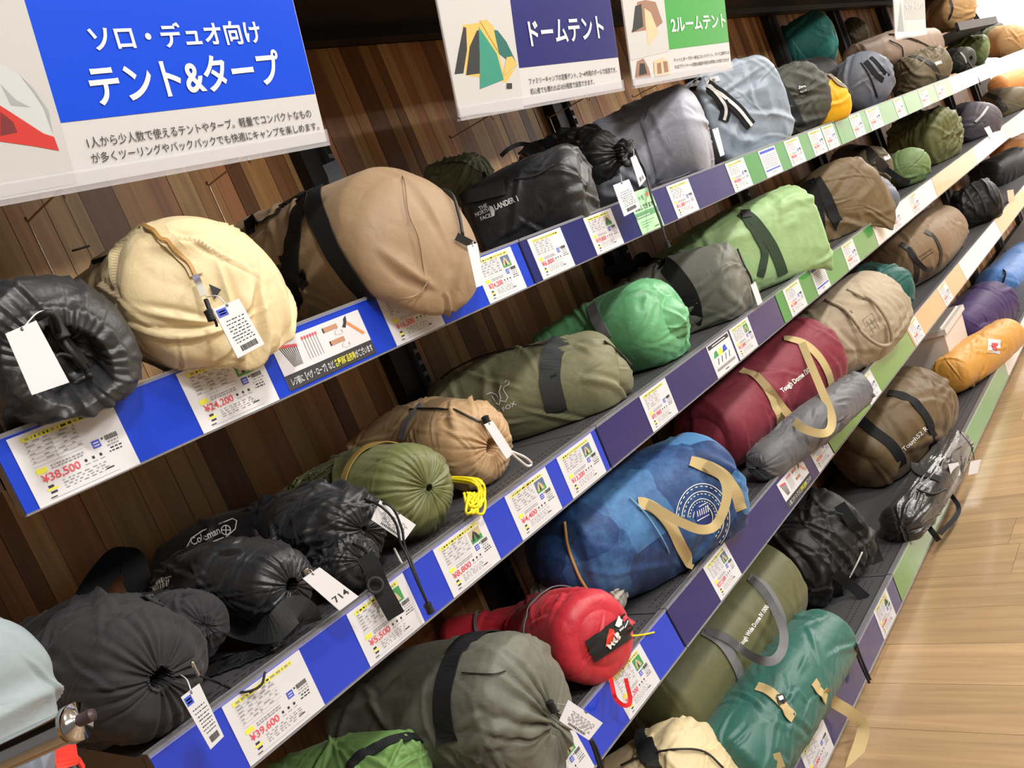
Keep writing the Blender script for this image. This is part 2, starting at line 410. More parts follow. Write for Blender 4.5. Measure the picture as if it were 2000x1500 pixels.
def loop(b, pts, width, m=None, name='handle', th=.002):
    """free-standing tape through (px, py, Y) points, facing the aisle"""
    P = np.array([pt(b, a) for a in pts]); V_ = CAM - P; N = V_ / np.linalg.norm(V_, axis=1)[:, None]
    for i, a in enumerate(pts):
        if len(a) > 3:
            c = math.radians(a[3]); T = P[min(i + 1, len(P) - 1)] - P[max(i - 1, 0)]; T = T / np.linalg.norm(T)
            W = np.cross(T, N[i]); N[i] = N[i] * math.cos(c) + W * math.sin(c)
    return ribbon(name, P, N, width, m or BLACKWEB, b.root, th)
def cord(b, pts, r=.002, m=None, name='drawcord', lift=.003):
    P = []
    for a in pts:
        if len(a) == 3: P.append(pt(b, a))
        else:
            p, n = hit(b, *a); P.append(p + n * (r + lift))
    return tube(name, P, r, m or CORD, b.root, 6)
def piping(b, f, r=.002, m=None, a0=0, a1=360, name='piping'):
    i = int(round(f * (b.NS - 1))) if f <= 1 else int(f); k = 64
    js = np.linspace(math.radians(a0), math.radians(a1), k) / (2 * PI) * b.NT
    P = [b.V[i, int(j) % b.NT] + b.N[i, int(j) % b.NT] * r * .6 for j in js]
    return tube(name, P, r, m or CORD, b.root, 6, k * 2)
def decal(b, body, p0, p1, h, m=None, bold=.02, name='printed_text', up=None, lift=.0015):
    """printed words on the fabric; p0, p1 = photo points of the baseline ends, h = letter height in photo pixels"""
    V, F = glyphs(body, bold); p0 = np.array(p0, float); p1 = np.array(p1, float); d = (p1 - p0) / V[:, 0].max()
    u = np.array([p1[1] - p0[1], -(p1[0] - p0[0])]); u /= np.linalg.norm(u)
    if up is not None: u = np.array(up, float) / np.linalg.norm(up)
    P = []
    for v in V:
        q = p0 + d * v[0] + u * v[1] * h / .73; p, n = hit(b, *q); P.append(p + n * lift)
    return mesh(name, P, F, m or WHITEPRINT, b.root)
def shape_decal(b, polys, m, name='printed_mark', lift=.0015, mats=None):
    mb = MB()
    for k, poly in enumerate(polys):
        mi = 0
        if isinstance(poly, tuple) and isinstance(poly[0], int): mi, poly = poly
        P = []
        if len(poly) == 4:
            q = np.array(poly, float); g = 6
            for i in range(g):
                for j in range(g):
                    u, v = j / (g - 1), i / (g - 1); c = (q[0] * (1 - u) + q[1] * u) * (1 - v) + (q[3] * (1 - u) + q[2] * u) * v
                    p, n = hit(b, *c); P.append(p + n * (lift + .0004 * k))
            mb.add(P, [(i*g+j, i*g+j+1, (i+1)*g+j+1, (i+1)*g+j) for i in range(g-1) for j in range(g-1)], mi)
        else:
            for q in poly: p, n = hit(b, *q); P.append(p + n * (lift + .0004 * k))
            mb.add(P, [tuple(range(len(P)))], mi)
    return mb.out(name, mats or [m], b.root)
def patch(b, quad, m, name='logo_patch', lift=.002, n=9):
    q = np.array(quad, float); P = []
    for i in range(n):
        for j in range(n):
            u, v = j / (n - 1), i / (n - 1); c = (q[0] * (1 - u) + q[1] * u) * (1 - v) + (q[3] * (1 - u) + q[2] * u) * v
            p, nn = hit(b, *c); P.append(p + nn * lift)
    return mesh(name, P, [(i*n+j, i*n+j+1, (i+1)*n+j+1, (i+1)*n+j) for i in range(n-1) for j in range(n-1)], m, b.root, smooth=True)
def stroke_decal(b, lines, wpx, m, name='printed_mark', lift=.0015):
    mb = MB()
    for ln in lines:
        ln = np.array(ln, float); t = np.gradient(ln, axis=0); t /= np.linalg.norm(t, axis=1)[:, None] + 1e-9
        nrm = np.stack([-t[:, 1], t[:, 0]], 1) * wpx / 2; P = []
        for c, n_ in zip(ln, nrm):
            for s_ in (1, -1):
                p, n = hit(b, *(c + s_ * n_)); P.append(p + n * lift)
        mb.add(P, [(2*i, 2*i+1, 2*i+3, 2*i+2) for i in range(len(ln) - 1)])
    return mb.out(name, m, b.root)
def hang_tag(b, quad, Y, anchor=None, print_='full', Y2=None, logo=False, text=None, m=None):
    """paper tag: quad = photo corners (top-left, top-right, bottom-right, bottom-left) hanging at depth Y (bottom at Y2)"""
    Y2 = Y if Y2 is None else Y2
    c = [at(*quad[0], Y), at(*quad[1], Y), at(*quad[2], Y2), at(*quad[3], Y2)]
    n = np.cross(c[1] - c[0], c[3] - c[0]); n /= np.linalg.norm(n); n = n if n @ (CAM - c[0]) > 0 else -n
    V = [p + n * .0005 for p in c] + [p - n * .0005 for p in c]
    t = mesh('price_tag', V, [(0,1,2,3),(7,6,5,4),(0,4,5,1),(1,5,6,2),(2,6,7,3),(3,7,4,0)], m or WHITE, b.root)
    def uv(u, v): return (c[0]*(1-u)+c[1]*u)*(1-v) + (c[3]*(1-u)+c[2]*u)*v + n*.0009
    mb = MB(); rnd = random.Random(int(quad[0][0]))
    def rect(u0, v0, u1, v1, k): mb.add([uv(u0,v0),uv(u1,v0),uv(u1,v1),uv(u0,v1)], [(0,1,2,3)], k)
    if print_ == 'full':
        if logo:
            rect(.06, .05, .42, .2, 1); rect(.12, .09, .36, .115, 2); rect(.12, .14, .36, .165, 2)
        for v in (.3, .37, .44, .5, .56, .62, .68, .74):
            u = .15 + rnd.random() * .1
            while u < .85:
                w_ = .03 + rnd.random() * .09; rect(u, v, min(.88, u + w_), v + .018, 0); u += w_ + .02 + rnd.random() * .05
        u = .25
        while u < .8:
            w_ = .012 + rnd.random() * .03; rect(u, .82, u + w_, .93, 0); u += w_ + .015
    if text:
        V2, F2 = glyphs(text[0], .01); mw = V2[:, 0].max()
        P = [uv(text[1] + (text[3] - text[1]) * x / mw, text[2] + (text[4] - text[2]) * x / mw - y * text[5]) for x, y in V2]
        mb.add(P, F2, 0)
    a = np.arange(8) * PI / 4; mb.add([uv(.5 + .05 * math.cos(x), .035 + .03 * math.sin(x)) for x in a], [tuple(range(8))], 0)
    mb.out('printed_text', [INK, CBLUE, WHITE], t)
    if anchor is not None:
        p = uv(.5, .04)
        if len(anchor) == 3: q_ = pt(b, anchor)
        else: q_, nn = hit(b, *anchor); q_ = q_ + nn * .003
        mid = (p + q_) / 2 + np.array([0, -.006, .004]); tube('tag_string', [p, mid, q_], .0007, NYL, b.root, 5)
    return t
# ------------------------------------------------------------------ setting
def wood(key, rgb, rough, grain=(60, 2.2, 2.2), var=.28, axis='Y', coat=0.0):
    if key in MATS: return MATS[key]
    m = bpy.data.materials.new(key); m.use_nodes = True; MATS[key] = m; nt = m.node_tree; b = nt.nodes['Principled BSDF']
    tc = nt.nodes.new('ShaderNodeTexCoord'); mp = nt.nodes.new('ShaderNodeMapping'); mp.inputs['Scale'].default_value = grain
    oi = nt.nodes.new('ShaderNodeObjectInfo'); ad = nt.nodes.new('ShaderNodeVectorMath'); ad.operation = 'ADD'
    sc = nt.nodes.new('ShaderNodeVectorMath'); sc.operation = 'SCALE'; sc.inputs[3].default_value = 37.0
    cb = nt.nodes.new('ShaderNodeCombineXYZ')
    for i in range(3): nt.links.new(oi.outputs['Random'], cb.inputs[i])
    nt.links.new(cb.outputs[0], sc.inputs[0]); nt.links.new(tc.outputs['Object'], mp.inputs[0])
    nt.links.new(mp.outputs[0], ad.inputs[0]); nt.links.new(sc.outputs[0], ad.inputs[1])
    n = nt.nodes.new('ShaderNodeTexNoise'); n.inputs['Scale'].default_value = 1; n.inputs['Detail'].default_value = 7; n.inputs['Distortion'].default_value = 1.2
    nt.links.new(ad.outputs[0], n.inputs['Vector'])
    r = nt.nodes.new('ShaderNodeValToRGB'); c = srgb(rgb)
    r.color_ramp.elements[0].position = .3; r.color_ramp.elements[1].position = .72
    r.color_ramp.elements[0].color = tuple(v * (1 - var) for v in c[:3]) + (1,); r.color_ramp.elements[1].color = tuple(min(1, v * (1 + var * .6)) for v in c[:3]) + (1,)
    nt.links.new(n.outputs['Fac'], r.inputs[0])
    hs = nt.nodes.new('ShaderNodeHueSaturation'); mr = nt.nodes.new('ShaderNodeMapRange')
    mr.inputs[3].default_value = .8; mr.inputs[4].default_value = 1.12
    nt.links.new(oi.outputs['Random'], mr.inputs[0]); nt.links.new(mr.outputs[0], hs.inputs['Value']); nt.links.new(r.outputs[0], hs.inputs['Color'])
    nt.links.new(hs.outputs[0], b.inputs['Base Color']); b.inputs['Roughness'].default_value = rough; b.inputs['Coat Weight'].default_value = coat
    b.inputs['Coat Roughness'].default_value = .12
    return m
def structure(o): o['kind'] = 'structure'; return o
fl = structure(mesh('floor', [(-4,-6,-.004),(18,-6,-.004),(18,1.5,-.004),(-4,1.5,-.004),(-4,-6,-.06),(18,-6,-.06),(18,1.5,-.06),(-4,1.5,-.06)],
     [(0,1,2,3),(7,6,5,4),(0,4,5,1),(1,5,6,2),(2,6,7,3),(3,7,4,0)], wood('floor_base_wood', (186, 155, 118), .3, (3, 40, 3), coat=.3)))
FW = wood('floor_oak', (190, 158, 120), .3, (28, 1.6, 3), .22, coat=.35)
pw, pl_ = .165, 1.22
plank_me = {}
rnd = random.Random(3)
for r_ in range(30):
    x0 = .96 + r_ * pw; y = 1.0 - rnd.random() * pl_
    first = True; yt = 1.02
    while yt > -1.6 + (.9 if r_ < 5 else 0):
        L = yt - (y if first else yt - pl_); first = False
        if L < .04: yt -= L; continue
        yb = yt - L; mb = MB(); mb.box((x0 + .0006, yb + .0006, -.004), (x0 + pw - .0006, yt - .0006, 0.0))
        key = round(L, 3)
        o = mb.out('floor_plank', FW, fl, loc=(x0, yb, 0)); yt = yb
ceil = structure(mesh('ceiling', [(-4,-6,3.0),(18,-6,3.0),(18,1.5,3.0),(-4,1.5,3.0),(-4,-6,3.05),(18,-6,3.05),(18,1.5,3.05),(-4,1.5,3.05)],
     [(3,2,1,0),(4,5,6,7),(0,1,5,4),(1,2,6,5),(2,3,7,6),(3,0,4,7)], mat('ceiling_paint', (235, 232, 226), rough=.9)))
# back wall: strips of differently toned wood
wall = structure(mesh('wall_back', [(-1.6,1.362,0),(8.4,1.362,0),(8.4,1.5,0),(-1.6,1.5,0),(-1.6,1.362,3),(8.4,1.362,3),(8.4,1.5,3),(-1.6,1.5,3)],
     [(0,3,2,1),(4,5,6,7),(0,1,5,4),(1,2,6,5),(2,3,7,6),(3,0,4,7)], mat('wall_dark', (40, 30, 24), rough=.8)))
TONES = [wood('strip_light', (222, 174, 116), .42, (60, 3, 2.4)), wood('strip_mid', (206, 152, 96), .42, (60, 3, 2.4)), wood('strip_red', (202, 140, 94), .42, (60, 3, 2.4)),
         wood('strip_dark', (160, 112, 70), .42, (60, 3, 2.4)), wood('strip_deep', (130, 86, 54), .42, (60, 3, 2.4)), wood('strip_olive', (202, 160, 104), .42, (60, 3, 2.4))]
rnd = random.Random(11); x = -.75; far = MB(); last = -1
while x < 7.6:
    wd = rnd.choice((.026, .034, .034, .045, .058)); t = rnd.choice([k for k in (0, 1, 1, 2, 3, 3, 4, 5) if k != last]); last = t
    if x < 3.2:
        mb = MB(); mb.box((x + .0004, 1.352 + rnd.random() * .002, .1), (x + wd - .0004, 1.364, 1.835)); mb.out('plank', TONES[t], wall, loc=(x, 1.352, .1))
    else: far.box((x + .0004, 1.352, .1), (x + wd - .0004, 1.364, 1.835), t)
    x += wd
o = far.out('plank', TONES, wall); o['kind'] = 'stuff'
# white far wall of the shop and its side
structure(mesh('wall_far', [(14,-6,0),(14.1,-6,0),(14.1,6,0),(14,6,0),(14,-6,3),(14.1,-6,3),(14.1,6,3),(14,6,3)],
     [(0,3,2,1),(4,5,6,7),(0,1,5,4),(1,2,6,5),(2,3,7,6),(3,0,4,7)], mat('far_wall_paint', (245, 243, 240), rough=.8)))
# bright ceiling lamps over the aisle, seen only as reflections
LAMP = mat('lamp_diffuser', (255, 250, 242), emit=7.0)
LBODY = mat('lamp_body', (225, 225, 225), rough=.5)
for i, (x, y) in enumerate([(2.6, -1.0), (5.2, -1.0), (7.8, -.2), (10.4, -.2), (12.6, .6), (10.4, -2.6), (5.2, -3.4), (0.2, -3.4)]):
    r = root('ceiling_light', (x, y, 3.0), 'long white ceiling light, number %d along the aisle ceiling' % (i + 1) if 0 else ['white ceiling light over the aisle opposite the navy rails', 'white ceiling light over the aisle opposite the green rails', 'white ceiling light over the far aisle near the shelves', 'white ceiling light towards the far wall', 'white ceiling light beside the far wall', 'white ceiling light in the far part away from shelves', 'white ceiling light behind the aisle opposite the green rails', 'white ceiling light behind the camera side of the shop'][i], 'light', 'ceiling lights')
    mb = MB(); mb.box((x - .62, y - .12, 2.955), (x + .62, y + .12, 3.0)); mb.out('lamp_housing', LBODY, r)
    mb = MB(); mb.box((x - .6, y - .1, 2.945), (x + .6, y + .1, 2.956)); mb.out('diffuser', LAMP, r)

# ------------------------------------------------------------------ gondola shelving
BX0, BW = .299, .9
STEEL = mat('shelf_steel', (80, 79, 82), rough=.45, spec=.5); BLK = mat('black_steel', (24, 23, 24), rough=.5)
SLOT = mat('slot_grey', (104, 104, 112), rough=.4, metal=.3); HOLE = mat('slot_hole', (10, 10, 10), rough=.9)
def railm(k, rgb): return mat(k, rgb, rough=.32, spec=.4, coat=.6, coat_rough=.05, bump=(6, .12, .01))
RM = {'blue': railm('rail_blue', (10, 58, 196)), 'navy': railm('rail_navy', (16, 24, 100)), 'green': railm('rail_green', (40, 138, 58)), 'tan': railm('rail_tan', (196, 160, 110)), 'lime': railm('rail_lime', (92, 142, 60)), 'white': railm('rail_white', (226, 226, 226))}
CLEAR = mat('clear_strip', (235, 235, 240), rough=.08, alpha=.22, spec=.8)
LEV = dict(A=(.942, 1.208, 0.0), B=(.942, .849, 0.0), C=(.942, .478, 8.0), D=(.912, .034, 0.0))
RH = .079
BAYC = dict(A=['blue', 'navy', 'green', 'green', 'green', 'white', 'white', 'tan'], B=['blue', 'navy', 'green', 'white', 'tan', 'white', 'tan', 'white'],
            C=['blue', 'navy', 'lime', 'tan', 'white', 'tan', 'white', 'white'], D=['navy', 'navy', 'lime', 'green', 'white', 'white', 'tan', 'white'])
LNAME = dict(A='top', B='second', C='third', D='bottom')
ORD = ['first', 'second', 'third', 'fourth', 'fifth', 'sixth', 'seventh', 'eighth']
def rail_pt(lv, x, v, d=0.0):
    y0, z0, a = LEV[lv]; a = math.radians(a)
    return np.array([x, y0 + v * math.sin(a) - d * math.cos(a), z0 + v * math.cos(a) + d * math.sin(a)])
for lv in 'ABCD':
    y0, z0, a = LEV[lv]
    for k in range(8):
        xa = BX0 + BW * k + .002; xb = xa + BW - .004; zt = FL[lv]
        r = root('gondola_shelf', ((xa + xb) / 2, 1.15, z0), '%s dark steel shelf of the %s bay with %s price rail' % (LNAME[lv], ORD[k], BAYC[lv][k]), 'shelf', 'steel shelves of the tent display')
        mb = MB(); yb = 1.302; yf = y0 + .018
        mb.box((xa, yf, zt - .016), (xb, yb, zt)); mb.box((xa, yf, z0 + .012), (xb, yf + .003, zt - .016))
        mb.box((xa, yf, z0 + .03), (xa + .002, yb, zt - .016)); mb.box((xb - .002, yf, z0 + .03), (xb, yb, zt - .016))
        mb.out('shelf_board', STEEL, r)
        if k < 4:
            mb = MB(); xx = xa + .02
            while xx < xb - .02:
                for yy in (y0 + .045, y0 + .062): mb.box((xx, yy, zt), (xx + .006, yy + .0022, zt + .0004))
                xx += .0125
            o = mb.out('perforation', HOLE, r); o['kind'] = 'stuff'
        # price rail: backing, coloured insert, clear lip
        def P(x, v, d): return rail_pt(lv, x, v, d)
        def slab(x0, x1, v0, v1, d0, d1):
            V = [P(x, v, d) for v in (v0, v1) for x, d in ((x0, d0), (x1, d0), (x1, d1), (x0, d1))]
            return V, [(0,3,2,1),(4,5,6,7),(0,1,5,4),(1,2,6,5),(2,3,7,6),(3,0,4,7)]
        mb = MB(); mb.add(*slab(xa, xb, -.001, RH + .003, -.016, -.001)); mb.out('rail_channel', mat('rail_plastic', (60, 60, 66), rough=.3, spec=.6), r)
        mb = MB(); mb.add(*slab(xa + .001, xb - .001, 0, RH, -.001, .0002)); mb.out('price_rail', RM[BAYC[lv][k]], r)
        mb = MB(); mb.add(*slab(xa, xb, RH - .001, RH + .004, -.012, .003)); mb.add(*slab(xa, xb, -.0025, .0, -.004, .003)); mb.out('clear_lip', CLEAR, r)
mb = MB(); mb.box((BX0, .955, 0), (BX0 + 7.2, .965, .034)); tag(mb.out('kick_plate', BLK, loc=(3.9, .96, 0)), 'black kick plate under the lowest shelves along the floor', 'kick plate')
for k in range(9):
    x = BX0 + BW * k
    r = root('upright_post', (x, 1.34, 0), 'black slotted steel upright, %s from the left end of the shelving' % (ORD + ['ninth'])[k], 'post', 'slotted uprights behind the shelves')
    mb = MB(); mb.box((x - .05, 1.318, 0), (x + .006, 1.351, 1.835)); mb.out('post_body', BLK, r)
    mb = MB(); mb.box((x + .004, 1.305, 0), (x + .017, 1.351, 1.835)); mb.out('slotted_face', SLOT, r)
    if k < 4:
        mb = MB(); z = .15
        while z < 1.82:
            mb.box((x + .0055, 1.3042, z), (x + .0095, 1.306, z + .016)); mb.box((x + .0115, 1.3042, z), (x + .0155, 1.306, z + .016)); z += .025
        o = mb.out('slot', HOLE, r); o['kind'] = 'stuff'
# canopy shelf above
r = root('canopy_shelf', (3, 1.1, 1.836), 'black canopy shelf above the signs and bags', 'shelf')
mb = MB(); mb.box((-1.0, .90, 1.836), (7.6, 1.35, 1.875)); mb.out('canopy_board', BLK, r)
mb = MB(); mb.box((-1.0, .88, 1.80), (7.6, .90, 1.98)); mb.out('fascia', BLK, r)
mb = MB(); mb.box((-1.0, 1.27, 1.815), (7.6, 1.30, 1.836)); mb.box((-1.0, 1.08, 1.82), (7.6, 1.11, 1.836)); mb.out('support_beam', BLK, r)

# ------------------------------------------------------------------ price cards on the rails
def card(lv, pL, pR, label, price=None, kind='photo', pic=0, h=.0765, top=None, ch=0.0):
    y0, z0, a = LEV[lv]
    X0 = at(*pL, y0 - .002)[0]; X1 = at(*pR, y0 - .002)[0]; W = X1 - X0
    rnd = random.Random(int(X0 * 1000))
    def f(p): return rail_pt(lv, X0 + p[0] * W, p[1] * h + ch, .0012 + p[2])
    b = MB(); b.add([(0,0,0),(1,0,0),(1,1,0),(0,1,0),(0,0,-.0008),(1,0,-.0008),(1,1,-.0008),(0,1,-.0008)], [(0,1,2,3),(7,6,5,4),(0,4,5,1),(1,5,6,2),(2,6,7,3),(3,7,4,0)]); b.xf(f)
    cm = {'photo': WHITE, 'blank': WHITE, 'ad': WHITE, 'green': mat('pale_green_card', (178, 226, 176), rough=.5), 'notice': WHITE, 'plain': WHITE}[kind]
    o = b.out('price_card' if kind not in ('ad', 'green', 'notice') else 'shelf_card', cm, loc=f((.5, 0, 0)))
    tag(o, label, 'card', 'cards on the price rails')
    m = MB()
    def R(x0, y0_, x1, y1, k, e=.0003): m.add([(x0,y0_,e),(x1,y0_,e),(x1,y1,e),(x0,y1,e)], [(0,1,2,3)], k)
    # 0 ink 1 grey 2 red 3 yellow 4 blue 5 photo green 6 tan 7 sky 8 white
    if kind in ('photo', 'blank', 'plain'):
        R(.1, .885, .86, .945, 3)
        x = .14
        while x < .84: w_ = .012 + rnd.random() * .05; R(x, .9, min(.84, x + w_), .93, 0 if rnd.random() < .4 else 1, .0005); x += w_ + .02
        for i, v in enumerate((.84, .79, .735, .68, .625, .57)):
            R(.1, v, .6, v + .004, 1); 
            x = .12
            while x < .58: w_ = .02 + rnd.random() * .07; R(x, v + .014, min(.58, x + w_), v + .032, 1, .0004); x += w_ + .03 + rnd.random() * .08
        R(.1, .52, .56, .523, 1); R(.34, .53, .343, .84, 1); R(.1, .415, .2, .49, 3)
        for i in range(2):
            x = .24
            while x < .55: w_ = .01 + rnd.random() * .03; R(x, .46 - i * .035, x + w_, .48 - i * .035, 1, .0004); x += w_ + .012
        if price: put_text(m, '¥' + price, .12, .285, .155, 2, .36, .012, lambda p: (p[0], p[1], .0006))
        x = .53
        for i in range(3): R(x, .33, x + .025, .37, 0); R(x - .01, .29, x + .04, .3, 1); x += .075
        R(.14, .2, .19, .235, 0); R(.12, .165, .22, .195, 3); R(.14, .12, .2, .15, 0)
        for i in range(4):
            x = .28
            while x < .7: w_ = .012 + rnd.random() * .035; R(x, .115 + i * .036, x + w_, .13 + i * .036, 1, .0004); x += w_ + .015 + rnd.random() * .03
        R(.12, .05, .8, .054, 1); R(.12, .065, .18, .08, 0); R(.68, .12, .76, .14, 0)
        R(.655, .45, .735, .56, 4); R(.668, .475, .722, .49, 8, .0005); R(.668, .515, .722, .53, 8, .0005)
        a_ = np.arange(8) * PI / 4; m.add([(.765 + .012 * math.cos(t), .545 + .017 * math.sin(t), .0003) for t in a_], [tuple(range(8))], 0)
        x = .79
        while x < .92: w_ = .003 + rnd.random() * .007; R(x, .5, x + w_, .57, 0); x += w_ + .004
        for i in range(4):
            x = .8 - (i % 2) * .02
            while x < .91: w_ = .01 + rnd.random() * .03; R(x, .46 - i * .045, x + w_, .48 - i * .045, 0 if i > 1 else 1); x += w_ + .012
        if kind == 'photo':
            bgc, gc, tc_ = [(7, 5, 6), (5, 5, 6), (7, 5, 6), (6, 5, 0)][pic % 4]
            R(.64, .6, .86, .86, bgc); R(.64, .6, .86, .7, gc, .0004)
            m.add([(.66,.64,.0005),(.82,.63,.0005),(.78,.76,.0005),(.73,.83,.0005),(.68,.74,.0005)], [(0,1,2,3,4)], tc_)
            m.add([(.7,.635,.0006),(.75,.635,.0006),(.735,.78,.0006)], [(0,1,2)], 0 if tc_ != 0 else 5)
    elif kind == 'ad':      # pegs, hammer and handles over a black caption strip
        R(0, 0, 1, .3, 0)
        for i in range(9):
            x = .06 + i * .021; m.add([(x,.86 - .01*i,.0004),(x+.007,.86 - .01*i,.0004),(.135+i*.011,.4,.0004),(.13+i*.011,.4,.0004)], [(0,3,2,1)], 0); R(x - .006, .84 - .01*i, x + .012, .9 - .01*i, 2, .0006)
        for i in range(6): x = .31 + i * .03; R(x, .42, x + .006, .86, 1, .0004); R(x - .006, .84, x + .014, .9, 2, .0006)
        for (cx, cy) in ((.56, .8), (.58, .5)):
            R(cx - .02, cy, cx + .15, cy + .1, 9, .0004); R(cx - .02, cy, cx - .006, cy + .1, 0, .0006)
            pts = [(cx+.14, cy), (cx+.1, cy-.05), (cx+.09, cy-.11), (cx+.14, cy-.15), (cx+.18, cy-.12), (cx+.17, cy-.06)]
            for p, q_ in zip(pts, pts[1:]): m.add([(p[0],p[1],.0004),(p[0]+.006,p[1],.0004),(q_[0]+.006,q_[1],.0004),(q_[0],q_[1],.0004)], [(0,1,2,3)], 1)
        m.add([(.8,.84,.0004),(.83,.86,.0004),(.97,.5,.0004),(.94,.47,.0004)], [(0,3,2,1)], 10)
        m.add([(.755,.78,.0006),(.79,.74,.0006),(.83,.88,.0006),(.84,.98,.0006),(.8,.93,.0006),(.79,.86,.0006)], [(0,1,2,3,4,5)], 0)
        put_text(m, 'レジ前に【ペグ・ロープ】など', .04, .08, .17, 8, .47, .012, lambda p: (p[0], p[1], .0008))
        put_text(m, '各種消耗品売場', .52, .08, .17, 3, .24, .012, lambda p: (p[0], p[1], .0008))
        put_text(m, 'がございます', .765, .08, .17, 8, .21, .012, lambda p: (p[0], p[1], .0008))
    elif kind == 'green':
        R(0, .36, 1, .5, 11); R(.04, .39, .6, .41, 8, .0006)
        put_text(m, 'テントを', .1, .76, .13, 12, .5, .01, lambda p: (p[0], p[1], .0006)); put_text(m, 'お試しできます', .08, .55, .14, 0, .8, .014, lambda p: (p[0], p[1], .0006))
        m.add([(.8 + .07 * math.cos(t), .84 + .06 * math.sin(t), .0004) for t in np.arange(8) * PI / 4], [tuple(range(8))], 10)
        for i in range(3): R(.1, .26 - i * .06, .7 - i * .15, .275 - i * .06, 11)
        R(.6, .06, .8, .08, 0)
    elif kind == 'notice':
        if price == 'k': 
            R(.04, .85, .96, .97, 0); R(.2, .89, .8, .92, 8, .0006); R(.08, .3, .92, .8, 13)
            for i in range(3): m.add([(.12+.2*i,.55,.0006),(.34+.2*i,.56,.0006),(.3+.2*i,.74,.0006),(.2+.2*i,.72,.0006)], [(0,1,2,3)], (5, 3, 4)[i])
            for i in range(4): m.add([(.2+.17*i,.33,.0006),(.23+.17*i,.33,.0006),(.29+.17*i,.5,.0006),(.26+.17*i,.5,.0006)], [(0,1,2,3)], 0)
            R(.08, .16, .92, .24, 1); R(.4, .07, .55, .1, 0)
        else:
            R(.06, .86, .94, .95, 4); R(.06, .2, .94, .25, 4); R(.4, .1, .6, .13, 1)
            for i in range(7):
                x = .1
                while x < .9: w_ = .03 + rnd.random() * .1; R(x, .74 - i * .07, min(.92, x + w_), .765 - i * .07, 1); x += w_ + .03
    if m.V:
        m.xf(f)
        m.out('printed_text', [INK, GREYINK, RED, YEL, CBLUE, PHG, PHT, PHS, WHITE, mat('wood_brown_ink', (186, 138, 108), rough=.6), mat('orange_ink', (236, 140, 84), rough=.6), mat('green_ink', (96, 160, 110), rough=.6), mat('dark_green_ink', (50, 110, 66), rough=.6), mat('pale_sky_ink', (214, 222, 226), rough=.6)], o)
    return o
card('A', (78,990), (273,900), 'white price card reading 38,500 in red, leftmost on the top rail', '38,500', 'blank', ch=-.001)
card('A', (399,847), (548,782), 'white price card reading 24,200 under the pale yellow bag', '24,200', 'photo', 1)
card('A', (570,766), (737,690), 'wide shelf card picturing pegs, cord handles and a hammer', None, 'ad', h=.066, ch=.004)
card('A', (778,679), (872,637), 'white price card half covered by the brown duffel bag', '16,500', 'photo', 2)
card('A', (960,597), (1031,563), 'white price card at the right end of the bright blue top rail', '24,200', 'photo', 0)
card('A', (1064,550), (1125,519), 'white price card on the navy top rail under the black bag with white lettering', '6,800', 'blank')
card('A', (1169,500), (1221,477), 'white price card with tent photo under the black bag front end', '19,800', 'photo', 3)
card('A', (1257,461), (1299,441), 'pale green notice card on the navy top rail', None, 'green', h=.09)
card('A', (1326,428), (1367,408), 'white price card right of the green notice card', '11,000', 'plain')
card('A', (1438,378), (1473,363), 'white price card at the left end of the first green rail', '54,800', 'plain')
card('A', (1501,351), (1532,337), 'white card with blue bars on the first green rail', 'n', 'notice')
card('A', (1550,329), (1577,317), 'white price card under the dark olive bag on the first green rail', '48,000', 'plain')
card('A', (1595,308), (1619,297), 'white price card under the yellow bag, left of two touching cards', '62,700', 'plain')
card('A', (1621,296), (1642,286), 'white price card under the yellow bag, right of two touching cards', '59,800', 'plain')
card('A', (1673,271), (1693,262), 'white price card under the grey blue bag on the second green rail', '33,000', 'plain')
card('A', (1704,256), (1728,245), 'pale card in the middle of the second green rail', '29,800', 'plain')
card('A', (1757,233), (1772,226), 'white price card at the right end of the second green rail', '39,000', 'plain')
card('A', (1805,212), (1820,205), 'white price card left of the middle on the third green rail', '21,000', 'plain')
card('A', (1836,198), (1850,192), 'white price card right of the middle on the third green rail', '23,000', 'plain')
card('B', (491,1499), (640,1386), 'white price card reading 39,600 in red, leftmost on the second rail', '39,600', 'blank')
card('B', (728,1310), (831,1216), 'white price card reading 5,500 under the hanging black strap', '5,500', 'photo', 1)
card('B', (887,1166), (978,1089), 'white price card reading 8,800 under the yellow cord', '8,800', 'photo', 3)
card('B', (1021,1052), (1095,982), 'white price card reading 4,400 under the tan drawstring bag', '4,400', 'photo', 0)
card('B', (1119,970), (1182,913), 'white price card reading 13,200 at the right end of the blue second rail', '13,200', 'photo', 2)
card('B', (1272,831), (1322,795), 'white price card alone on the navy second rail under the green bag', '9,980', 'plain')
card('B', (1402,735), (1443,703), 'card with black header and small product pictures on the navy second rail', 'k', 'notice')
card('B', (1446,701), (1481,673), 'white price card right beside the card with black header', '12,800', 'photo', 1)
card('B', (1548,617), (1578,594), 'white price card at the left end of the green second rail', '17,800', 'plain')
card('B', (1600,577), (1624,558), 'white card with blue bars under the lime green bag', 'n', 'notice')
card('B', (1660,529), (1682,512), 'pale card under the brown bag with black strap', '26,000', 'plain')
card('B', (1752,458), (1768,446), 'white card on the fourth bay of the second rail, left one', '15,000', 'plain')
card('B', (1790,428), (1804,417), 'white card on the fourth bay of the second rail, right one', '18,000', 'plain')
card('C', (1095,1603), (1166,1505), 'white price card under the dark grey drawn bag', '7,700', 'photo', 1)
card('C', (1232,1408), (1291,1331), 'white price card behind the small red hanging loop', '35,200', 'photo', 1)
card('C', (1407,1168), (1446,1112), 'white price card with blue tent photo under the denim bag', '27,500', 'photo', 2)
card('C', (1546,1000), (1590,940), 'shelf card with peg and hammer pictures on the dark third rail', None, 'ad', h=.066, ch=.003)
